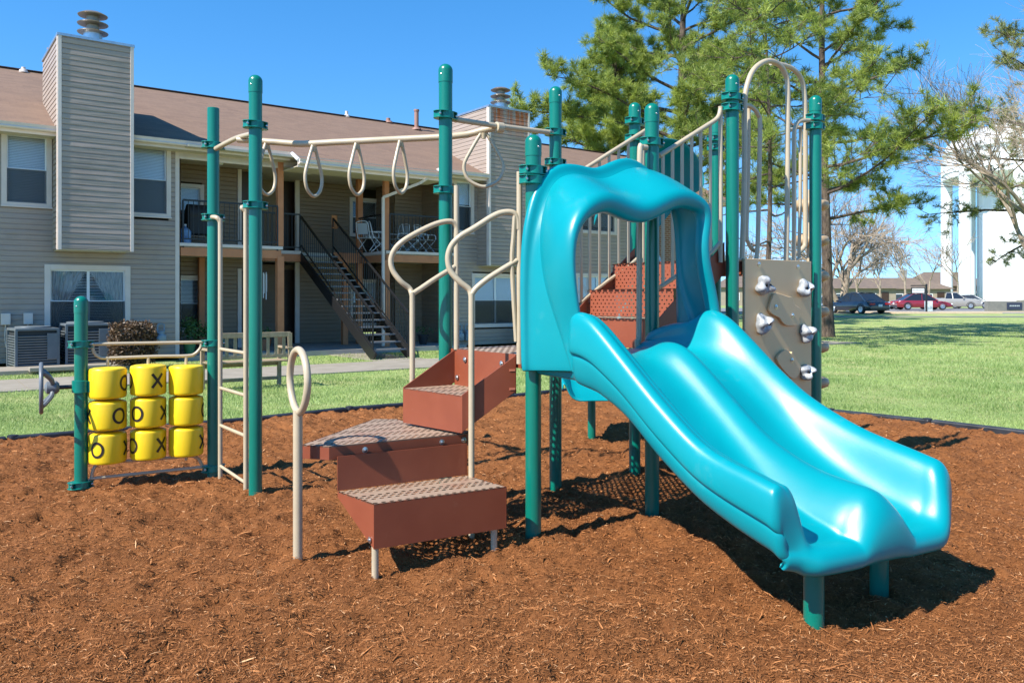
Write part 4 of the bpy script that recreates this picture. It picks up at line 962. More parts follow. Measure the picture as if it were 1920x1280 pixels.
# condensers
AC = mat('grey_ac_louvres', (.10, .125, .14), .45, (.13, .15, .165), 6); ACD = mat('ac_dark_coil', (.02, .025, .028), .7)
def condenser(px, py, w, label, rot=0):
    base = GP(px, py, -.02); r = empty('air_conditioner', base, label, 'air conditioner', rz=BRZ+rot, group='air conditioners by the wall', local=True)
    h = w*.95
    m = MB(); m.box((0, 0, h/2+.06), (w*.92, w*.92, h-.06)); m.build('coil', ACD, r, smooth=0)
    m = MB(); n = 12
    for i in range(n):
        z = .09+i*(h-.12)/n
        for sx, sy in ((0, -1), (-1, 0), (0, 1), (1, 0)):
            if sy: m.box((0, sy*w*.485, z), (w*.95, .02, .028), M=Matrix.Rotation(-sy*.5, 3, 'X'))
            else: m.box((sx*w*.485, 0, z), (.02, w*.95, .028), M=Matrix.Rotation(sx*.5, 3, 'Y'))
    m.build('louvre_panel', AC, r, smooth=0)
    for sx in (-1, 1):
        for sy in (-1, 1): m = MB(); m.box((sx*w*.48, sy*w*.48, h/2+.05), (.05, .05, h)); m.build('corner_post', AC, r, smooth=0, bevel=.004)
    m = MB(); m.box((w*.34, -w*.505, h*.62), (w*.24, .02, h*.7)); m.build('service_panel', AC, r, smooth=0, bevel=.004)
    m = MB(); m.box((0, 0, h+.06), (w*1.02, w*1.02, .05)); m.lathe([(w*.42, 0), (w*.42, .04), (w*.38, .045)], (0, 0, h+.075), seg=24); m.build('top_cover', AC, r, bevel=.008)
    m = MB(); m.box((0, 0, .02), (w*1.02, w*1.02, .05)); m.build('base_pan', AC, r, smooth=0)
    return r
condenser(62, 690, .78, 'grey louvred air conditioner nearest the left edge of the photo', .1); condenser(160, 685, .86, 'taller grey louvred air conditioner between the steering wheel and the brown shrub')
m = MB(); p = GP(120, 694, -.03); m.box((p.x, p.y, .0), (2.7, 1.15, .1), BRZ); m.box((p.x+.4, p.y-.5, .06), (1.4, .2, .08), BRZ); tag(m.build('concrete_pad', CONC, None, smooth=0, bevel=.01), 'low concrete pad under the two air conditioners', 'concrete pad')
# sidewalks
# shrubs
def leafblob(name, c, rx, ry, rz_, n, M, label, cat, leaf=.03, boxy=.5, trunk=True, rot=0, parent=None, rough=.25):
    rs_ = np.random.RandomState(abs(hash(name+str(round(c[0], 2)))) % 9999 if False else int(abs(c[0]*131+c[1]*17)) % 9999)
    d = rs_.normal(size=(n, 3)); d /= np.linalg.norm(d, axis=1)[:, None]
    if boxy: mxv = np.abs(d).max(1)[:, None]; d = d*(1-boxy)+d/mxv*boxy*.9
    rad = rs_.uniform(.25, 1, n)**.35; ph = 1+rough*.5*np.sin(d[:, 0]*7+1)*np.sin(d[:, 1]*6+2)*np.sin(d[:, 2]*5)+rs_.normal(0, rough*.12, n)
    p = d*rad[:, None]*ph[:, None]*np.array([rx, ry, rz_])
    cr, sr = math.cos(rot), math.sin(rot); p = np.stack([p[:, 0]*cr-p[:, 1]*sr, p[:, 0]*sr+p[:, 1]*cr, p[:, 2]], 1)
    p[:, 2] = np.maximum(p[:, 2], -rz_*.98)
    t1 = rs_.normal(size=(n, 3)); t1 /= np.linalg.norm(t1, axis=1)[:, None]; t2 = np.cross(t1, rs_.normal(size=(n, 3))); t2 /= np.linalg.norm(t2, axis=1)[:, None]
    L_ = leaf*rs_.uniform(.6, 1.4, n)[:, None]
    v = np.stack([p-t1*L_, p+t2*L_*.45, p+t1*L_, p-t2*L_*.45], 1).reshape(-1, 3)
    f = np.arange(4*n)
    r = rs_.uniform(0, 1, n).repeat(4)
    root = empty(name, (c[0], c[1], 0), label, cat); 
    o = mesh_np('foliage', v+np.array([0, 0, c[2]]), f, 4, M, root, r)
    if trunk:
        m = MB()
        for k in range(7):
            a = k*2*math.pi/7; m.tube([(0, 0, -.02), (math.cos(a)*rx*.3, math.sin(a)*ry*.3, c[2]*.7), (math.cos(a)*rx*.6, math.sin(a)*ry*.6, c[2]*1.2)], [.016, .012, .006], 6)
        w = m.build('stem', BAREBARK, root, origin=(0, 0, 0)) if False else None
        me_o = MB(); me_o.v = m.v; me_o.f = m.f; me_o.m = m.m; OFF[root.name] = Vector((0, 0, 0)); me_o.build('stem', BAREBARK, root); OFF[root.name] = Vector((c[0], c[1], 0))
    return root
p = GP(240, 690, 0); leafblob('clipped_shrub', (p.x, p.y+.2, .50), .46, .42, .46, 12000, SHRUBM, 'clipped boxy brown shrub beside the air conditioners', 'shrub', .028, .75, rot=BRZ)
p = GP(985, 648, 0); leafblob('round_shrub', (p.x+.1, p.y, .38), .42, .38, .36, 5000, SHRUBM, 'small round dark shrub under the smaller chimney', 'shrub', .03, .1)
# plants on the porch
def potplant(px, py, off, z0, pot_c, label, h=.45, n=500, r=.3, name='potted_plant'):
    s, z = fac(px, py, off); q = W(s, -off); root = empty(name, (q.x, q.y, z0), label, 'potted plant', group='potted plants')
    m = MB(); m.lathe([(.10, 0), (.15, .24), (.165, .25), (.165, .28), (.13, .28), (.12, .22)], (q.x, q.y, z0), seg=18); m.build('pot', pot_c, root)
    rs_ = np.random.RandomState(int(px)); d = rs_.normal(size=(n, 3)); d /= np.linalg.norm(d, axis=1)[:, None]; p = d*rs_.uniform(.2, 1, n)[:, None]*np.array([r, r, h*.6])+np.array([0, 0, .28+h*.5])
    t1 = rs_.normal(size=(n, 3)); t1 /= np.linalg.norm(t1, axis=1)[:, None]; t2 = np.cross(t1, rs_.normal(size=(n, 3))); t2 /= np.linalg.norm(t2, axis=1)[:, None]
    v = np.stack([p-t1*.04, p+t2*.018, p+t1*.04, p-t2*.018], 1).reshape(-1, 3); mesh_np('foliage', v, np.arange(4*n), 4, LEAFG, root, rs_.uniform(0, 1, n).repeat(4))
POTG = mat('lime_green_pot', (.12, .3, .10), .5); POTT = mat('terracotta_pot', (.35, .13, .06), .8); POTD = mat('dark_pot', (.02, .02, .022), .6)
potplant(355, 640, -.35, .09, POTG, 'leafy plant in a lime green pot on the left porch', .6); potplant(380, 640, -.7, .09, POTT, 'small reddish plant in a clay pot behind the teal post', .4, 250)
potplant(497, 630, -.3, .09, POTT, 'trailing plant in a clay pot beside the first terracotta post', .3, 150); potplant(793, 645, -.4, .09, POTD, 'sparse plant in a black pot right of the outside stairs', .25, 60, .4)
# water bottle, storage on the left balcony
s, z = fac(347, 436, -.5); q = W(s, .5); r_ = empty('water_bottle', (q.x, q.y, FLOOR2), 'large clear blue water cooler bottle on the left balcony', 'water bottle')
BLU = mat('blue_clear_plastic', (.12, .25, .5), .15, (.3, .45, .65), 9); m = MB(); m.lathe([(.13, 0), (.14, .03), (.14, .12), (.132, .14), (.14, .16), (.14, .30), (.10, .36), (.035, .40), (.03, .46)], (q.x, q.y, FLOOR2), seg=20); bo = m.build('bottle_body', BLU, r_); m = MB(); m.lathe([(.034, .44), (.034, .475)], (q.x, q.y, FLOOR2), seg=12); m.build('bottle_cap', WHITE, r_)
m = MB(); 
r_ = empty('balcony_grill', W(.75, .8, FLOOR2), 'dark covered barbecue grill behind the left balcony railing', 'grill', rz=BRZ, local=True); m.box((0, 0, .5), (.75, .45, .5)); m.build('body', POTD, r_, bevel=.03); m = MB(); m.lathe([(.24, -.36), (.24, .36)], (0, 0, .76), (1, 0, 0), seg=20); m.build('lid', POTD, r_)
m = MB(); [m.box((x, y, .13), (.04, .04, .26)) for x in (-.33, .33) for y in (-.18, .18)]; m.build('leg', BLK, r_)
# folding chairs on the right balcony
CH = mat('white_chair_frame', (.6, .62, .64), .4); CHS = mat('pale_chair_web', (.36, .38, .40), .7)
def chair():
    r = empty('patio_chair', (0, 0, 0), 'white', 'chair', group='white patio chairs on the right balcony', local=True)
    def tb(n, pts, M=CH, rr=.013):
        m = MB(); m.tube(spline(pts, 3), rr, 6); return m.build(n, M, r)
    for s in (-.25, .25):
        tb('leg', [(s, -.22, 0), (s, 0, .25), (s, .22, .48)]); tb('leg', [(s, .24, 0), (s, -.22, .42)])
        tb('armrest', [(s, .2, .62), (s, -.2, .60), (s, -.24, .45)], rr=.017)
    tb('back_frame', [(-.25, .2, .40), (-.24, .3, .85), (-.15, .33, .95), (.15, .33, .95), (.24, .3, .85), (.25, .2, .40)])
    m = MB(); m.box((0, 0, .43), (.46, .42, .02)); m.build('seat', CHS, r, smooth=0)
    m = MB(); m.box((0, .275, .72), (.40, .015, .36), M=Matrix.Rotation(-.2, 3, 'X')); m.build('backrest', CHS, r, smooth=0)
    return r
ch0 = chair(); ch0.scale = (.86, .86, .86)
for i, (px, yy, a, l) in enumerate([(682, .75, 2.0, 'white patio chair nearest the stairs on the right balcony'), (703, .55, 1.2, 'white patio chair just left of the cream downspout'), (738, .7, -1.3, 'white patio chair just right of the cream downspout'), (765, .6, 1.0, 'low white patio chair in the middle of the right balcony'), (790, .45, .5, 'white patio chair leaning back at the right end of the balcony')]):
    q = W(fs(px+8, -yy), yy, FLOOR2); o = ch0 if i == 0 else copy_tree(ch0); o.location = q; o.rotation_euler[2] = a+BRZ; o['label'] = l
# towel on the stair rail
ORT = mat('orange_towel', (.55, .2, .07), .9, (.6, .25, .1), 9); m = MB(); q = W(4.60, 1.62, FLOOR2+1.0); rows = []
for j in range(9):
    v = j/8; zz = -abs(v-.5)*.75+.04; yy = (v-.5)*.08; rows.append([q+BW*(.16*(u/8-.3)+.01*math.sin(u+j))-BN*yy+Vector((0, 0, zz+.01*math.sin(u*2))) for u in range(9)])
m.grid(rows); tag(m.build('towel', ORT, None, solid=.008), 'orange towel hung over the black railing at the stair head', 'towel')
# wind chime + wall lantern by first post
r_ = empty('wind_chime', W(fs(495, -.6), .6, 1.2), 'pale wind chime hanging under the left balcony', 'wind chime', rz=BRZ, local=True)
m = MB(); m.lathe([(.09, 0), (.09, .015)], (0, 0, .9), seg=14); m.tube([(0, 0, .9), (0, 0, 1.26)], .004, 4); m.build('top_disc', DOOR, r_)
for k in range(6):
    a = k*math.pi/3; m = MB(); m.lathe([(.013, 0), (.013, .45+.05*k)], (math.cos(a)*.07, math.sin(a)*.07, .38-.04*k), seg=8); m.build('chime_tube', WHITE, r_)
# board with big white digits under stairs: small banner
# bench
BE = empty('garden_bench', GP(462, 728, -.03), 'weathered slatted wooden bench behind the ladder rails', 'bench', rz=BRZ+.0, local=True)
def bpart(n, boxes):
    m = MB(); [m.box(c, d) for c, d in boxes]; m.build(n, WOODB, BE, smooth=0, bevel=.004)
bpart('seat', [((0, y, .43), (1.25, .07, .025)) for y in (-.2, -.11, -.02, .07, .16)]); bpart('seat_rail', [((0, -.24, .37), (1.2, .03, .08)), ((0, -.22, .12), (1.2, .03, .05))])
bpart('backrest', [((0, .26, .86), (1.25, .035, .08)), ((0, .25, .52), (1.25, .03, .05))]+[((-.52+i*.13, .255, .68), (.05, .02, .30)) for i in range(9)])
for sx in (-.62, .62):
    bpart('leg', [((sx, -.22, .31), (.06, .06, .62))]); bpart('leg', [((sx, .25, .44), (.06, .06, .88))]); bpart('armrest', [((sx, 0, .64), (.09, .58, .03))])
BE.rotation_euler[2] = BRZ+math.pi
# ================================================================== GROUND
def smooth_(t): t = np.clip(t, 0, 1); return t*t*(3-2*t)
def hgt(X, Y): return -.035+.40*smooth_((Y-34)/22.0)
# lawn: one sheet reaching the horizon, finer near the camera
ys = np.concatenate([np.array([-40, -20, -8, 0]), np.linspace(2, 70, 120), np.array([80, 100, 130, 180, 260, 400, 700, 1200, 2500])])
xs = np.concatenate([np.array([-2500, -1200, -600, -300, -150, -80]), np.linspace(-50, 60, 111), np.array([80, 150, 300, 600, 1200, 2500])])
GX, GY = np.meshgrid(xs, ys); GZ = hgt(GX, GY)
nx_, ny_ = len(xs), len(ys); idx = np.arange(nx_*ny_).reshape(ny_, nx_)
F4 = np.stack([idx[:-1, :-1], idx[:-1, 1:], idx[1:, 1:], idx[1:, :-1]], -1).reshape(-1)
lawn = mesh_np('lawn', np.stack([GX, GY, GZ], -1).reshape(-1, 3), F4, 4, LAWN, smooth=True); tag(lawn, kind='structure')
# mulch bed
C0 = Vector((1.78, 13.08, 0))
def vnoise(x, y, s, seed):
    rs_ = np.random.RandomState(seed); T = rs_.uniform(-1, 1, (256, 256)); x = x/s+1000; y = y/s+1000
    xi = np.floor(x).astype(int); yi = np.floor(y).astype(int); fx = x-xi; fy = y-yi; fx = fx*fx*(3-2*fx); fy = fy*fy*(3-2*fy)
    a = T[xi % 256, yi % 256]; b = T[(xi+1) % 256, yi % 256]; c = T[xi % 256, (yi+1) % 256]; d = T[(xi+1) % 256, (yi+1) % 256]
    return (a*(1-fx)+b*fx)*(1-fy)+(c*(1-fx)+d*fx)*fy
def mz(X, Y): return np.maximum(-.028, .012-.05*np.exp(-((X-1.75)**2+(Y-3.15)**2)/.16)-.03*np.exp(-((X+.45)**2+(Y-3.95)**2)/.25)+.026*vnoise(X, Y, .6, 1)+.020*vnoise(X, Y, .22, 2)+.021*vnoise(X, Y, .09, 3)+.016*vnoise(X, Y, .042, 4)+.005*vnoise(X, Y, .02, 5))
def coords(step_near, a0, a1, b0, b1):
    aa = np.arange(a0, a1, step_near); bb = np.arange(b0, b1, step_near); return aa, bb
def mulch(name, aa, bb):
    A, B = np.meshgrid(aa, bb, indexing='ij'); X = C0.x+.6*A-.8*B; Y = C0.y-.8*A-.6*B; Z = mz(X, Y)
    i = np.arange(A.size).reshape(A.shape); f = np.stack([i[:-1, :-1], i[:-1, 1:], i[1:, 1:], i[1:, :-1]], -1).reshape(-1)
    return mesh_np(name, np.stack([X, Y, Z], -1).reshape(-1, 3), f, 4, MULCH, smooth=True)
mulch_o = mulch('mulch_ground', np.concatenate([np.linspace(.03, 4.0, 120), np.arange(4.0, 10.6, .018), np.linspace(10.6, 18, 40)[1:]]), np.concatenate([np.linspace(.03, 4, 130), np.arange(4.0, 12.0, .018), np.linspace(12, 18, 60)[1:]])); tag(mulch_o, kind='structure')
def inbed(X, Y):
    A = (X-C0.x)*.6-(Y-C0.y)*.8; B = -(X-C0.x)*.8-(Y-C0.y)*.6; return (A > .05) & (B > .05)
# shreds
rs = np.random.RandomState(3); N = 210000
u = rs.uniform(0, 1, N); Yc = 2.4/(1-u*(1-2.4/12.8)); Xc = rs.uniform(-.68, .68, N)*Yc; k = inbed(Xc, Yc); Xc, Yc = Xc[k], Yc[k]; N = len(Xc)
sc = np.clip(Yc/5.0, .75, 1.8)
big = rs.uniform(0, 1, N) < .018
L_ = np.where(big, rs.uniform(.018, .045, N), rs.uniform(.004, .016, N))*sc**.5; Wd = np.where(big, rs.uniform(.0018, .0055, N), rs.uniform(.0009, .0028, N))*sc
ang = rs.uniform(0, math.pi, N); tilt = rs.normal(0, .28, N); Zc = mz(Xc, Yc)+rs.uniform(.001, .009, N)
d = np.stack([np.cos(ang)*np.cos(tilt), np.sin(ang)*np.cos(tilt), np.sin(tilt)], 1); n_ = rs.normal(0, .45, (N, 3)); n_[:, 2] = 1
s_ = np.cross(n_, d); s_ /= np.linalg.norm(s_, axis=1)[:, None]; bend = rs.normal(0, .12, N)[:, None]
P0 = np.stack([Xc, Yc, Zc], 1); d = d*L_[:, None]; w = s_*Wd[:, None]
mid = P0+s_*L_[:, None]*bend+np.array([0, 0, .002])
v = np.stack([P0-d-w*.4, P0-d+w*.4, mid+w, mid-w, P0+d+w*.35, P0+d-w*.35], 1).reshape(-1, 3)
b0 = (np.arange(N)*6)[:, None]; f = np.concatenate([b0+np.array([[0, 1, 2, 3]]), b0+np.array([[3, 2, 4, 5]])], 1).reshape(-1)
rv = np.where(rs.uniform(0, 1, N) < .05, rs.uniform(.9, 1, N), rs.uniform(0, .9, N))
ms = mesh_np('mulch_shreds', v, f, 4, CHIP, rnd=rv.repeat(6)); tag(ms, 'loose shredded red brown wood mulch spread under the play structure', kind='stuff'); 
# grass blades
def blades(name, N, y0, y1, seed, h=.045, xr=.66, xmin=None):
    rs = np.random.RandomState(seed); u = rs.uniform(0, 1, N); Y = y0/(1-u*(1-y0/y1)); X = rs.uniform(-xr, xr, N)*Y
    k = ~inbed(X+0, Y+0); A = (X-BP.x)*BW.x+(Y-BP.y)*BW.y; Bf = (X-BP.x)*BN.x+(Y-BP.y)*BN.y
    k &= ~((Bf < .62) & (A > -12) & (A < 20)); k &= ~((Bf > walk0) & (Bf < walk1)&(A<19)); k &= (Y < 47.5)
    X, Y = X[k], Y[k]; N = len(X); Z = hgt(X, Y); s = np.clip(Y/9, .9, 3.0); patch = .75+.35*vnoise(X, Y, .35, 9)+.25*vnoise(X, Y, 1.3, 10)
    H = rs.uniform(.5, 1.3, N)*h*patch*s**.35; w = rs.uniform(.002, .004, N)*s; a = rs.uniform(0, 2*math.pi, N); ln = rs.uniform(.1, .9, N)*H; a2 = rs.uniform(0, 2*math.pi, N)
    b = np.stack([X, Y, Z], 1); ww = np.stack([np.cos(a)*w, np.sin(a)*w, a*0], 1); tp = b+np.stack([np.cos(a2)*ln, np.sin(a2)*ln, H], 1)
    v = np.stack([b-ww, b+ww, tp], 1).reshape(-1, 3); o = mesh_np(name, v, np.arange(3*N), 3, GRASSB, rnd=np.clip(rs.uniform(0, 1, N)*.7+.15+.28*vnoise(X, Y, 1.1, 12)+.16*vnoise(X, Y, .4, 13), 0, 1).repeat(3)); return o
# concrete walk, parallel with the building
def off_of(p): return (p-BP).dot(BN)
pw = [off_of(GP(x, y, -.03)) for x, y in ((0, 722), (0, 738), (600, 678), (600, 700))]; walk0 = (pw[0]+pw[2])/2; walk1 = (pw[1]+pw[3])/2
m = MB(); 
for i in range(26):
    a = -14+i*1.3; q = [BP+BW*(a+.006)+BN*walk0, BP+BW*(a+1.294)+BN*walk0, BP+BW*(a+1.294)+BN*walk1, BP+BW*(a+.006)+BN*walk1]; m.prism([(p.x, p.y) for p in q][::-1], -.1, -.012)
tag(m.build('footpath', CONC, None, smooth=0), kind='structure')
m = MB(); q = [BP+BW*3.5+BN*.5, BP+BW*4.8+BN*.5, BP+BW*4.8+BN*(walk0+.1), BP+BW*3.5+BN*(walk0+.1)]; m.prism([(p.x, p.y) for p in q][::-1], -.1, -.018); tag(m.build('stair_path', CONC, None, smooth=0), kind='structure')
g = blades('grass', 330000, 7.4, 47, 5); tag(g, 'short bright green lawn grass around the mulch bed', kind='stuff')
# plastic border timbers
def timber(a0, a1, label, k=0):
    a0 = Vector(a0); a1 = Vector(a1); m = MB(); dr = (a1-a0).normalized(); m.bar(a0+Vector((0, 0, -.03)), a1+Vector((0, 0, -.03)), .10, .15)
    o = m.build('border_timber', EDGE, None, smooth=0, bevel=.015); tag(o, label, 'border timber', 'black plastic timbers round the mulch')
    m = MB(); m.lathe([(.05, -.02), (.05, .052), (.03, .056)], a0.lerp(a1, .97), seg=12); OFF[o.name] = OFF[o.name]; m.build('stake_cap', EDGE, o)
    return o
bl_lab = 'black plastic border timber on the building side of the mulch bed'
L1 = 1.2
for i in range(11):
    a = C0-U*(i*L1+.01); b = C0-U*((i+1)*L1-.01); rr = .012*math.sin(i*2.1); timber(a+Vector((0, 0, rr)), b+Vector((0, 0, .012*math.sin((i+1)*2.1))), bl_lab)
br_lab = 'black plastic border timber on the right edge of the mulch bed'
for i in range(9):
    a = C0+V*(i*L1+.07); b = C0+V*((i+1)*L1+.05); timber(a+Vector((0, 0, .012*math.sin(i*1.7))), b+Vector((0, 0, .012*math.sin(i*1.7+1.7))), br_lab)

# ================================================================== FAR RIGHT: road, cars, houses, tower
def poly_sheet(name, pts, zoff, M, kind='structure'):
    m = MB(); m.add([(p[0], p[1], float(hgt(p[0], p[1]))+zoff) for p in pts], [tuple(range(len(pts)))]); return tag(m.build(name, M, None, smooth=0), kind=kind)
HZ = .365
def far(px, Y, z=HZ): return Vector(((px-CX)/FP*Y, Y, z))
yr0, yr1 = 1.035*FP/(597.5-560)*1.13, 58
poly_sheet('road', [(5, 49.5), (120, 49.5), (120, 60), (5, 60)], .02, ASPH)
m = MB(); m.box((62, 60.2, HZ+.05), (114, .4, .14)); tag(m.build('kerb', CURB, None, smooth=0), kind='structure')
m = MB(); cc = far(1715, 59); m.prism([(26.2, 56.2), (33.8, 56.6), (34.3, 59.6), (25.6, 59.9)], HZ-.1, HZ+.10); tag(m.build('road_island', CURB, None, smooth=0), kind='structure')
poly_sheet('parking_lot', [(10, 66.5), (55, 66.5), (55, 90), (10, 90)], .02, ASPH)
def car(name, paint, L_, Wd, Hh, pos, yaw, label, prof='sedan', rearview=False, cat='car'):
    r = empty(name, pos, label, cat, rz=yaw, group='parked cars', local=True); P_ = paint
    # body stations along x (front +x): lower body loft
    hb = Hh*.60
    top = [(-L_/2, hb*.62), (-L_/2+.08, hb*.93), (-L_*.40, hb*1.0), (-L_*.2, hb*1.0), (L_*.18, hb*.98), (L_*.36, hb*.88), (L_*.47, hb*.70), (L_/2, hb*.48)]
    if prof == 'truck': top = [(-L_/2, hb*.85), (-L_/2+.05, hb*1.05), (-L_*.3, hb*1.08), (-L_*.1, hb*1.08), (L_*.18, hb*1.08), (L_*.38, hb*1.0), (L_*.48, hb*.85), (L_/2, hb*.55)]
    rows = []
    for x, z in top:
        e = abs(x)/(L_/2); w = Wd/2*(1-.12*max(0, (e-.7)/.3)**1.5); z0 = .22+.06*max(0, (e-.85)/.15)
        rows.append([(x, -w*.93, z0), (x, -w, z0+.12), (x, -w*1.0, z*.75), (x, -w*.93, z*.96), (x, -w*.8, z), (x, 0, z+.02), (x, w*.8, z), (x, w*.93, z*.96), (x, w*1.0, z*.75), (x, w, z0+.12), (x, w*.93, z0), (x, 0, z0)])
    m = MB(); m.grid(rows, closed=True); m.add(rows[0], [tuple(range(12))]); m.add(rows[-1], [tuple(range(12))[::-1]]); m.build('body', P_, r, smooth=50)
    x0, x1, x2, x3 = (-L_*.40, -L_*.20, L_*.05, L_*.24) if prof == 'sedan' else ((-L_*.12, -L_*.10, L_*.08, L_*.22) if prof == 'truck' else (-L_*.46, -L_*.38, L_*.05, L_*.26))
    w0, w1 = Wd*.455, Wd*.34; zb = hb*.96 if prof != 'truck' else hb*1.04
    m = MB(); m.add([(x0, -w0, zb), (x3, -w0, zb), (x2, -w1, Hh-.04), (x1, -w1, Hh-.04), (x0, w0, zb), (x3, w0, zb), (x2, w1, Hh-.04), (x1, w1, Hh-.04)], [(0, 1, 2, 3), (5, 4, 7, 6), (1, 5, 6, 2), (4, 0, 3, 7)]); m.build('window', CARG, r, smooth=0)
    m = MB(); m.grid([[(x1-.03, -w1-.01, Hh-.045), (x1-.03, -w1*.6, Hh-.01), (x1-.03, w1*.6, Hh-.01), (x1-.03, w1+.01, Hh-.045)], [(0, -w1-.01, Hh-.03), (0, -w1*.6, Hh+.01), (0, w1*.6, Hh+.01), (0, w1+.01, Hh-.03)], [(x2+.03, -w1-.01, Hh-.05), (x2+.03, -w1*.6, Hh-.02), (x2+.03, w1*.6, Hh-.02), (x2+.03, w1+.01, Hh-.05)]]); m.build('roof', P_, r, smooth=60, solid=.02)
    m = MB()
    for sy in (-1, 1):
        for a, b in (((x0, sy*w0*1.005, zb), (x1, sy*w1*1.01, Hh-.04)), ((x3, sy*w0*1.005, zb), (x2, sy*w1*1.01, Hh-.04)), ((x0*.25+x3*.2, sy*w0*1.005, zb), (x1*.3+x2*.3, sy*w1*1.01, Hh-.04))): m.bar(a, b, .05, .03, up=Vector((0, 1, 0)))
    m.build('pillar', P_, r, smooth=0)
    for x in (-L_*.31, L_*.31):
        for sy in (-1, 1):
            m = MB(); m.lathe([(.2, -.1), (.31, -.09), (.325, -.04), (.325, .06), (.30, .095), (.2, .10)], (x, sy*(Wd/2-.10), .325), (0, sy, 0), seg=20); wh = m.build('wheel', RUBBER, r)
            m = MB(); m.lathe([(.21, 0), (.20, .012), (.06, -.0), (.05, .02), (.01, .02)], (x, sy*(Wd/2-.0), .325), (0, sy, 0), seg=10); m.build('rim', GALV, wh)
            m = MB(); m.tube([(x+.37*math.cos(t), sy*(Wd/2+.002), .325+.37*math.sin(t)) for t in [math.pi*k/10 for k in range(11)]], .02, 6); m.build('wheel_arch', BLK, r)
    for sy in (-1, 1):
        m = MB(); m.box((-L_/2+.03, sy*Wd*.35, hb*.78), (.10, Wd*.22, .13)); m.build('tail_light', TAILM, r, bevel=.02); m = MB(); m.box((L_/2-.07, sy*Wd*.36, hb*.60), (.14, Wd*.2, .11)); m.build('headlight', WHITE, r, bevel=.02)
        m = MB(); m.box((L_*.19, sy*(Wd/2+.07), zb+.04), (.1, .15, .1)); m.build('wing_mirror', P_, r, bevel=.02)
    m = MB(); m.box((-L_/2-.004, 0, hb*.66), (.015, .32, .16)); m.build('number_plate', WHITE, r, smooth=0); m = MB(); m.box((-L_/2+.02, 0, .34), (.06, Wd*.84, .16)); m.build('bumper', BLK, r, bevel=.03, smooth=0)
    return r
CARG = mat('car_glass', (.015, .018, .022), .06, spec=.8); TAILM = mat('red_lamp', (.45, .01, .01), .2)
BLKP = carpaint('black_car_paint', (.008, .010, .02)); REDP = carpaint('dark_red_car_paint', (.22, .012, .018)); SILP = carpaint('silver_car_paint', (.42, .46, .5)); BEIP = carpaint('pale_truck_paint', (.25, .235, .21)); 
car('parked_car', BLKP, 4.55, 1.8, 1.46, far(1607, 57.6, HZ), R(107), 'black sedan seen from behind on the road beside the bare tree')
car('parked_car', REDP, 4.85, 1.85, 1.47, far(1727, 74.5, HZ+.03), R(-4), 'dark red sedan seen from the side behind the road island')
car('parked_car', SILP, 4.6, 1.8, 1.42, far(1706, 79, HZ+.03), R(170), 'pale silver car mostly hidden behind the red sedan')
car('parked_truck', BEIP, 5.2, 1.9, 1.62, far(1786, 82, HZ+.03), R(-30), 'pale pickup truck right of the red sedan', prof='truck', cat='truck')
car('parked_car', BLKP, 4.5, 1.8, 1.40, far(1822, 86, HZ+.03), R(-40), 'dark hatchback at the right end of the parked row', prof='hatch')
car('parked_car', SILP, 4.4, 1.75, 1.40, far(1548, 70, HZ-.15), R(100), 'pale car peeping out left of the black sedan', prof='hatch')
# sign post on the island
sg = empty('hanging_sign', far(1737, 59.2, HZ), 'small white board hanging from a black post at the road island', 'sign', local=True)
m = MB(); m.box((0, 0, 1.05), (.10, .10, 2.1)); m.box((-.55, 0, 1.98), (1.15, .07, .07)); m.build('post', BLK, sg, smooth=0)
m = MB(); m.box((-.6, 0, 1.62), (1.0, .05, .46)); fr_ = m.build('board', BLK, sg, smooth=0); m = MB(); m.box((-.6, -.03, 1.62), (.86, .012, .32)); m.build('sign_face', WHITE, sg, smooth=0)
m = MB(); [m.box((-.95+i*.1, -.04, 1.68), (.06, .006, .05)) for i in range(8)]; [m.box((-.9+i*.1, -.04, 1.58), (.05, .006, .03)) for i in range(7)]; m.build('faint_lettering', GREYP, sg, smooth=0)
m = MB(); m.box(far(1741, 64.8, HZ+.4), (.5, .35, .9)); tag(m.build('utility_cabinet', WHITE, None, smooth=0, bevel=.02), 'white utility box standing in front of the red sedan', 'utility box')
m = MB(); q = far(1898, 66, HZ); m.box(q+Vector((.2, 0, .42)), (4.6, .5, .84)); lw_ = m.build('entrance_wall', mat('grey_wall', (.16, .155, .15), .8, (.2, .19, .18), 3), None, smooth=0); tag(lw_, 'low grey entrance wall with a dark sign at the right edge', 'entrance wall')
m = MB(); m.box(q+Vector((.0, -.28, .45)), (1.2, .04, .55)); m.build('sign_panel', mat('navy_sign', (.03, .035, .07), .5), lw_, smooth=0); m = MB(); [m.box(q+Vector((-.35+i*.14, -.31, .47)), (.09, .01, .10)) for i in range(6)]; m.build('pale_lettering', SILP, lw_, smooth=0)
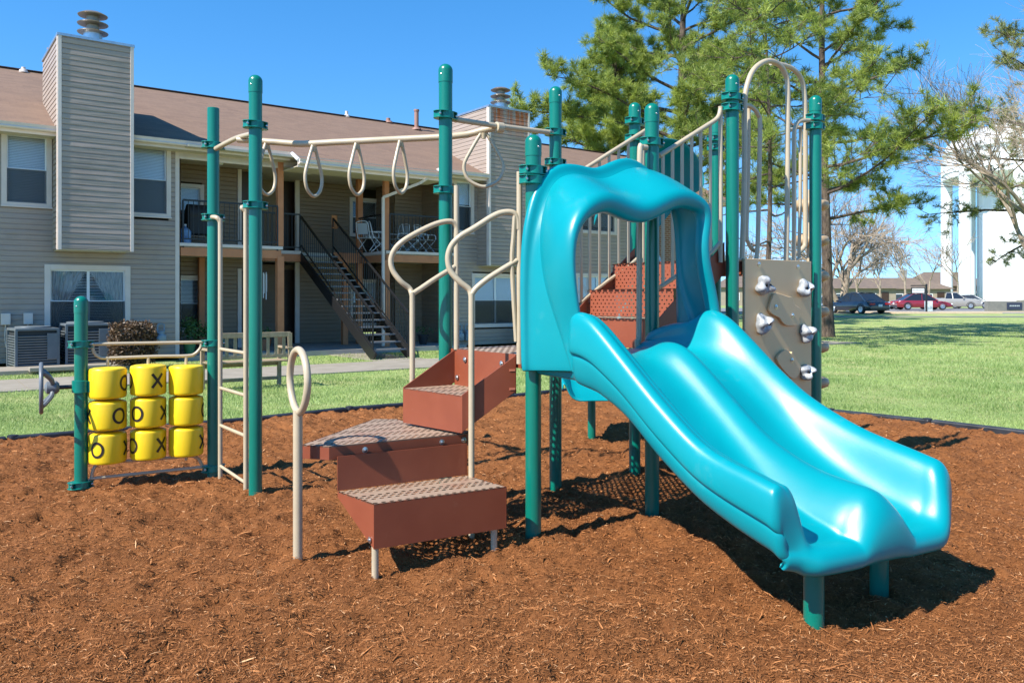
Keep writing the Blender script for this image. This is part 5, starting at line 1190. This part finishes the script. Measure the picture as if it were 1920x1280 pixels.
# low houses beyond
HB = mat('pale_house_wall', (.30, .25, .19), .85, (.26, .22, .17), 2); HR = mat('brown_house_roof', (.17, .125, .095), .9, (.13, .10, .08), 1.5)
def house(px, Y, w, d, h, rh, label, M=HB, chim=True):
    r = empty('house', far(px, Y, HZ-.1), label, 'house', local=True, rz=R(random.uniform(-12, 12)), group='houses across the road')
    m = MB(); m.box((0, 0, h/2), (w, d, h)); wl_ = m.build('wall', M, r, smooth=0)
    m = MB(); e = .5; m.add([(-w/2-e, -d/2-e, h), (w/2+e, -d/2-e, h), (w/2+e, d/2+e, h), (-w/2-e, d/2+e, h), (-w/2+d*.3, 0, h+rh), (w/2-d*.3, 0, h+rh)], [(0, 1, 5, 4), (2, 3, 4, 5), (0, 4, 3), (1, 2, 5), (3, 2, 1, 0)]); rf = m.build('roof', HR, r, smooth=0)
    if chim: m = MB(); m.box((w*.12, .4, h+rh*.6+.5), (1.1, .9, rh+1.0)); m.build('chimney', BEIP, rf, smooth=0)
    for i in range(3):
        x = -w*.33+i*w*.3; m = MB(); m.box((x, -d/2-.02, h*.52), (1.4, .06, 1.1)); wn = m.build('window', WHITE, r, smooth=0); m = MB(); m.box((x, -d/2-.055, h*.52), (1.2, .02, .9)); m.build('pane', CARG, wn, smooth=0)
    m = MB(); m.box((w*.4, -d/2-.03, 1.05), (1.0, .06, 2.1)); m.build('door', DOOR, r, smooth=0)
house(1560, 122, 15, 9, 2.6, 1.6, 'low pale house with chimney behind the big bare tree'); house(1672, 128, 14, 9, 2.6, 1.8, 'low brown roofed house left of the water tower'); house(1768, 150, 12, 8, 3.4, 2.6, 'brown roofed house glimpsed between the water tower legs', M=BRICK, chim=False); house(1440, 125, 16, 9, 2.8, 2.0, 'low house far behind the play structure')
# fence strip
# water tower
TW = empty('water_tower', far(1913, 120, HZ), 'huge white water tower with round tank, legs and fluted column', 'water tower', local=True)
sc_ = 120/FP
def tx(px): return (px-1900)*sc_
m = MB(); prof = []; zc = EYE+(560-282)*sc_-HZ
zt2 = EYE+(560-235)*sc_-HZ; RT = tx(1900+128)
for k in range(13):
    t = -math.pi/2+math.pi*k/12; prof.append((RT*max(.002, math.cos(t))**.75, zc+(zt2-zc)*math.sin(t) if t > 0 else zc+2.6*math.sin(t)))
m.lathe(prof, (0, 0, 0), seg=64); m.build('tank', TOWER, TW, smooth=60)
m = MB(); rc_ = 5.4; n = 96; rows = []
for z in (0, zc-2): rows.append([(math.cos(2*math.pi*k/n)*(rc_+(.12 if k % 4 < 2 else 0)), math.sin(2*math.pi*k/n)*(rc_+(.12 if k % 4 < 2 else 0)), z) for k in range(n)])
m.grid(rows, closed=True); m.build('fluted_column', TOWER, TW, smooth=0)
for k in range(8):
    a = math.pi-.555+2*math.pi*k/8; rr = RT*.955; m = MB(); x, y = math.cos(a)*rr, math.sin(a)*rr
    m.lathe([(.83, 0), (.80, zc-1.2)], (x, y, 0), seg=24); m.build('leg', TOWER, TW)
m = MB(); m.lathe([(RT*.90, zc-4.2), (RT*1.01, zc-4.0), (RT*1.01, zc-1), (RT*.9, zc-.9)], (0, 0, 0), seg=64); m.build('ring_beam', TOWER, TW, smooth=30)
for zz in (zc-3.2, zc-.2, zc+1.4, zc+2.6):
    m = MB(); rr = RT*(1.015 if zz < zc else max(.05, math.cos(math.asin(min(.99, (zz-zc)/(zt2-zc)))))**.75)+.03; m.lathe([(rr-.05, -.05), (rr+.03, 0), (rr-.05, .05)], (0, 0, zz), seg=64); m.build('weld_band', TOWER, TW)
a = math.pi-.555+.35; m = MB()
for s in (-.22, .22): m.bar((math.cos(a)*(rc_+.3)+s*math.sin(a), math.sin(a)*(rc_+.3)-s*math.cos(a), 0), (math.cos(a)*(rc_+.3)+s*math.sin(a), math.sin(a)*(rc_+.3)-s*math.cos(a), zc-2), .06, .06)
for i in range(40): m.bar((math.cos(a)*(rc_+.3)-.22*math.sin(a), math.sin(a)*(rc_+.3)+.22*math.cos(a), .4+i*.42), (math.cos(a)*(rc_+.3)+.22*math.sin(a), math.sin(a)*(rc_+.3)-.22*math.cos(a), .4+i*.42), .04, .04)
m.build('ladder', GALV, TW, smooth=0)
m = MB(); m.prism([(tx(1790), -14), (tx(2080), -14), (tx(2080), -13), (tx(1790), -13)], 0, .9); m.build('base_wall', CONC, TW, smooth=0)

# ================================================================== TREES
def limb_path(p, d, L_, n, rs, up=.0, wob=.18):
    pts = [Vector(p)]; d = Vector(d).normalized(); st = L_/n
    for i in range(n):
        d = (d+Vector((rs.gauss(0, wob), rs.gauss(0, wob), rs.gauss(0, wob)+up))*.6).normalized(); pts.append(pts[-1]+d*st)
    return pts
def needles(tips, rs, per=26, nl=.24, nw=.011, up=.35):
    T = np.array([list(t[0]) for t in tips]); D = np.array([list(t[1]) for t in tips]); S = np.array([t[2] for t in tips]); N = len(T)
    T = T.repeat(per, 0); D = D.repeat(per, 0); S = S.repeat(per); M = len(T)
    d = rs.normal(size=(M, 3)); d /= np.linalg.norm(d, axis=1)[:, None]; d = d+D*.55+np.array([0, 0, up]); d /= np.linalg.norm(d, axis=1)[:, None]
    base = T-D*rs.uniform(0, .22, M)[:, None]*S[:, None]; L_ = nl*S*rs.uniform(.6, 1.15, M); s = np.cross(d, rs.normal(size=(M, 3))); s /= np.linalg.norm(s, axis=1)[:, None]
    w = (nw*rs.uniform(.7, 1.3, M))[:, None]*s; tip = base+d*L_[:, None]
    v = np.stack([base-w, base+w, tip+w*.3, tip-w*.3], 1).reshape(-1, 3); hue = rs.uniform(0, 1, N).repeat(per)*.55+rs.uniform(0, .45, M)
    return v, hue.repeat(4)
def pine(loc, H_, r0, z0, limbs, label, seed, needle=NEEDLE, per=26, nl=.26, nw=.011, lean=(0, 0), density=1.0, dead=6, name='pine_tree', bias=None, hang=0):
    rs = random.Random(seed); nrs = np.random.RandomState(seed); root = empty(name, loc, label, 'pine tree', group=None, local=True)
    tr = []
    for i in range(15):
        t = i/14; tr.append(Vector((lean[0]*t+.12*math.sin(t*5+seed), lean[1]*t+.1*math.cos(t*4+seed), H_*t-.15)))
    mb = MB(); rad = [r0*(1.35 if i == 0 else 1)*(1-.8*(i/14)**1.1) for i in range(15)]; mb.tube(tr, rad, 16); trunk = mb.build('trunk', BARK, root, smooth=70)
    def tp(z): k = max(0, min(13.999, (z+.15)/H_*14)); i = int(k); return tr[i].lerp(tr[i+1], k-i)
    B = MB(); tips = []
    for j in range(limbs):
        f = (j+rs.random())/limbs; z = z0+(H_-z0)*f; a = j*2.4+rs.uniform(-.5, .5)
        Lm = (1-f)**.55*(1.0)*6.0*rs.uniform(.6, 1.1)*(H_/20)+.5
        if bias: Lm *= 1+bias[1]*max(0, math.cos(a-bias[0]))
        p = tp(z); rise = .12+.5*f; pts = limb_path(p, (math.cos(a), math.sin(a), rise), Lm, 8, rs, .03-hang, .16)
        rl = min(r0*.33, .026*Lm)*(1-.2*f); B.tube(pts, [rl*(1-.85*i/8) for i in range(9)], 6)
        nsub = int(Lm*3.6*density)+4
        for q in range(nsub):
            u = .28+.72*(q+rs.random())/nsub; k = u*8; i = min(7, int(k)); b = pts[i].lerp(pts[i+1], k-i); dd = (pts[i+1]-pts[i]).normalized()
            sd = Vector((rs.gauss(0, 1), rs.gauss(0, 1), rs.gauss(.15, .55))); sd = (sd-dd*sd.dot(dd)*.4).normalized()+dd*.75; Ls = rs.uniform(.4, 1.5)*(1.15-.4*u)*(.7+.06*Lm)
            sp3 = limb_path(b, sd, Ls, 3, rs, .10, .2); B.tube(sp3, [.017, .013, .009, .004], 3, caps=False)
            nt_ = max(3, int(Ls*7.0*density))
            for e in range(nt_):
                uu = .35+.65*(e+rs.random())/nt_; kk = uu*3; ii = min(2, int(kk)); c = sp3[ii].lerp(sp3[ii+1], kk-ii); d2 = (sp3[ii+1]-sp3[ii]).normalized()
                if e < nt_-1:
                    off = Vector((rs.gauss(0, 1), rs.gauss(0, 1), rs.gauss(.2, .7))).normalized(); c2 = c+off*rs.uniform(.1, .38); d2 = (off+d2*.4).normalized(); B.tube([c, c2], [.007, .004], 3, caps=False); c = c2
                tips.append((c, d2, rs.uniform(.7, 1.15)))
    for j in range(dead):
        z = z0*rs.uniform(.45, 1.0); a = rs.uniform(0, 6.28); pts = limb_path(tp(z), (math.cos(a), math.sin(a), rs.uniform(-.1, .3)), rs.uniform(.8, 2.6), 6, rs, 0, .25); B.tube(pts, [.035*(1-.8*i/6) for i in range(7)], 5)
    B.build('limbs', BARK, root, smooth=70)
    v, hue = needles(tips, nrs, per, nl, nw); mesh_np('crown', v, np.arange(len(v)), 4, needle, root, hue)
    return root
def bare(loc, H_, r0, label, seed, spread=.8, levels=5, name='bare_tree', M=BAREBARK, stems=1, cat='bare tree', minr=.006, up=.06, first=.35):
    rs = random.Random(seed); root = empty(name, loc, label, cat, local=True); T = MB(); B = MB(); cnt = [0]
    def grow(p, d, L_, r, lev, tgt):
        n = 4 if lev < 3 else 3; pts = limb_path(p, d, L_, n, rs, up, .16 if lev else .06); tgt.tube(pts, [max(minr, r*(1-.45*i/n)) for i in range(n+1)], 8 if lev == 0 else (5 if lev < 3 else 3), caps=lev < 2)
        if lev >= levels: return
        nb = rs.randint(3, 4) if lev < 2 else rs.randint(3, 5)
        for k in range(nb):
            u = rs.uniform(.35, 1) if k else 1; i = min(n-1, int(u*n)); b = pts[i].lerp(pts[i+1], u*n-i); dd = (pts[i+1]-pts[i]).normalized()
            sd = Vector((rs.gauss(0, 1), rs.gauss(0, 1), rs.gauss(0, .6))); sd = (sd-dd*sd.dot(dd)).normalized(); nd = (dd+sd*rs.uniform(.4, spread)).normalized(); grow(b, nd, L_*rs.uniform(.6, .85), r*.55, lev+1, B)
    for s in range(stems):
        a = s*2.4+seed; d = Vector((math.cos(a)*.35, math.sin(a)*.35, 1)) if stems > 1 else Vector((rs.gauss(0, .04), rs.gauss(0, .04), 1)); grow((math.cos(a)*.1 if stems > 1 else 0, math.sin(a)*.1 if stems > 1 else 0, -.1), d, H_*first, r0*(.7 if stems > 1 else 1), 0, T)
    T.build('trunk', M, root, smooth=70); B.build('branches', M, root, smooth=70); return root
p = far(1280, 42, -.03); pine(p, 21.5, .34, 6.2, 46, 'big dense pine tree rising behind the right end of the apartment roof', 21, per=46, nl=.36, nw=.011, density=1.0, bias=(math.pi, .5), lean=(.1, 0))
p = GP(1546, 628, .04); pine((p.x, p.y, .0), 17.5, .20, 4.3, 38, 'tall pine tree with crooked bare lower limbs just right of the climbing wall', 8, per=40, nl=.30, nw=.009, density=.95, dead=9, bias=(0, .25))
p = far(1437, 23.5, -.03); pine(p, 11.5, .085, 4.6, 26, 'slender pine tree standing between the big pine and the crooked pine', 31, per=36, nl=.22, nw=.0065, density=.9)
p = far(2010, 33, -.03); pine(p, 17, .26, 3.4, 42, 'drooping rusty green pine tree at the right edge in front of the water tower', 44, needle=NEEDLE2, per=30, nl=.26, nw=.008, density=.85, bias=(math.pi, .25), hang=.05)
p = far(1155, 50, .1); pine(p, 17.5, .25, 2.5, 50, 'bushy bright pine tree behind the roof left of the big pine', 52, per=46, nl=.42, nw=.014, density=1.1)
bare(far(1578, 62, HZ), 11.5, .32, 'large spreading bare tree behind the black sedan', 5, spread=.95, levels=5, stems=3, first=.3, up=.03)
bare(far(1965, 30, 0), 15, .2, 'pale bare tree leaning in from the right edge in front of the tower', 9, spread=.95, levels=6, first=.3, minr=.005)
bare(far(2005, 24, 0), 9.5, .09, 'thin pale bare tree at the right edge, nearest the playground', 17, spread=.9, levels=6, first=.36, minr=.0035)
for i, (px, Y, h_, l) in enumerate([(1700, 96, 10, 'bare tree behind the hanging sign'), (1650, 100, 9, 'thin bare tree behind the black sedan roof'), (1740, 104, 9.5, 'bare tree left of the first tower leg'), (1795, 100, 9, 'bare tree seen between the first two tower legs'), (1610, 108, 9, 'bare tree behind the low pale house'), (1500, 95, 9, 'bare tree seen between the climbing loops'), (1400, 100, 10, 'bare tree low behind the thin pine')]):
    bare(far(px, Y, HZ), h_, .17, l, 60+i, spread=.75, levels=4 if i > 1 else 5, minr=.02, first=.36)

# ================================================================== LIGHT, SKY, CAMERA
AZ, EL = R(50), R(46)       # direction in which shadows fall, measured clockwise from the view; sun height
sd_ = Vector((math.sin(AZ)*math.cos(EL), math.cos(AZ)*math.cos(EL), -math.sin(EL)))
L = bpy.data.lights.new('sun', 'SUN'); L.energy = 5.0; L.angle = R(.55); L.color = (1, .95, .86); lo_ = bpy.data.objects.new('sun', L); COL.objects.link(lo_); lo_.rotation_euler = sd_.to_track_quat('-Z', 'Y').to_euler(); lo_.location = (-10, -8, 20)
Wd_ = bpy.data.worlds.new('World'); SC.world = Wd_; Wd_.use_nodes = True; t = Wd_.node_tree; bg = t.nodes['Background']; sk = t.nodes.new('ShaderNodeTexSky'); sk.sky_type = 'NISHITA'; sk.sun_disc = False; sk.sun_elevation = EL
ts = -sd_; sk.sun_rotation = math.atan2(ts.x, ts.y)
sk.air_density = 1.0; sk.dust_density = .0; sk.ozone_density = 1.6
tcw = t.nodes.new('ShaderNodeTexCoord'); va = t.nodes.new('ShaderNodeVectorMath'); va.operation = 'ADD'; va.inputs[1].default_value = (0, 0, .12); vn = t.nodes.new('ShaderNodeVectorMath'); vn.operation = 'NORMALIZE'
t.links.new(tcw.outputs['Generated'], va.inputs[0]); t.links.new(va.outputs[0], vn.inputs[0]); t.links.new(vn.outputs[0], sk.inputs[0])
hs = t.nodes.new('ShaderNodeHueSaturation'); hs.inputs['Saturation'].default_value = 1.38; t.links.new(sk.outputs[0], hs.inputs['Color']); t.links.new(hs.outputs[0], bg.inputs[0]); bg.inputs[1].default_value = .148
cam = bpy.data.cameras.new('camera'); cam.sensor_width = 36; cam.lens = FP/1920*36; cam.shift_y = -(640-HY)/1920; cam.clip_end = 5000; co = bpy.data.objects.new('camera', cam); COL.objects.link(co); co.location = (0, 0, EYE); co.rotation_euler = (math.pi/2, 0, 0); SC.camera = co
SC.view_settings.view_transform = 'Standard'; SC.view_settings.look = 'None'; SC.view_settings.exposure = .84; SC.view_settings.gamma = 1
SC.cycles.max_bounces = 6; SC.cycles.transparent_max_bounces = 16
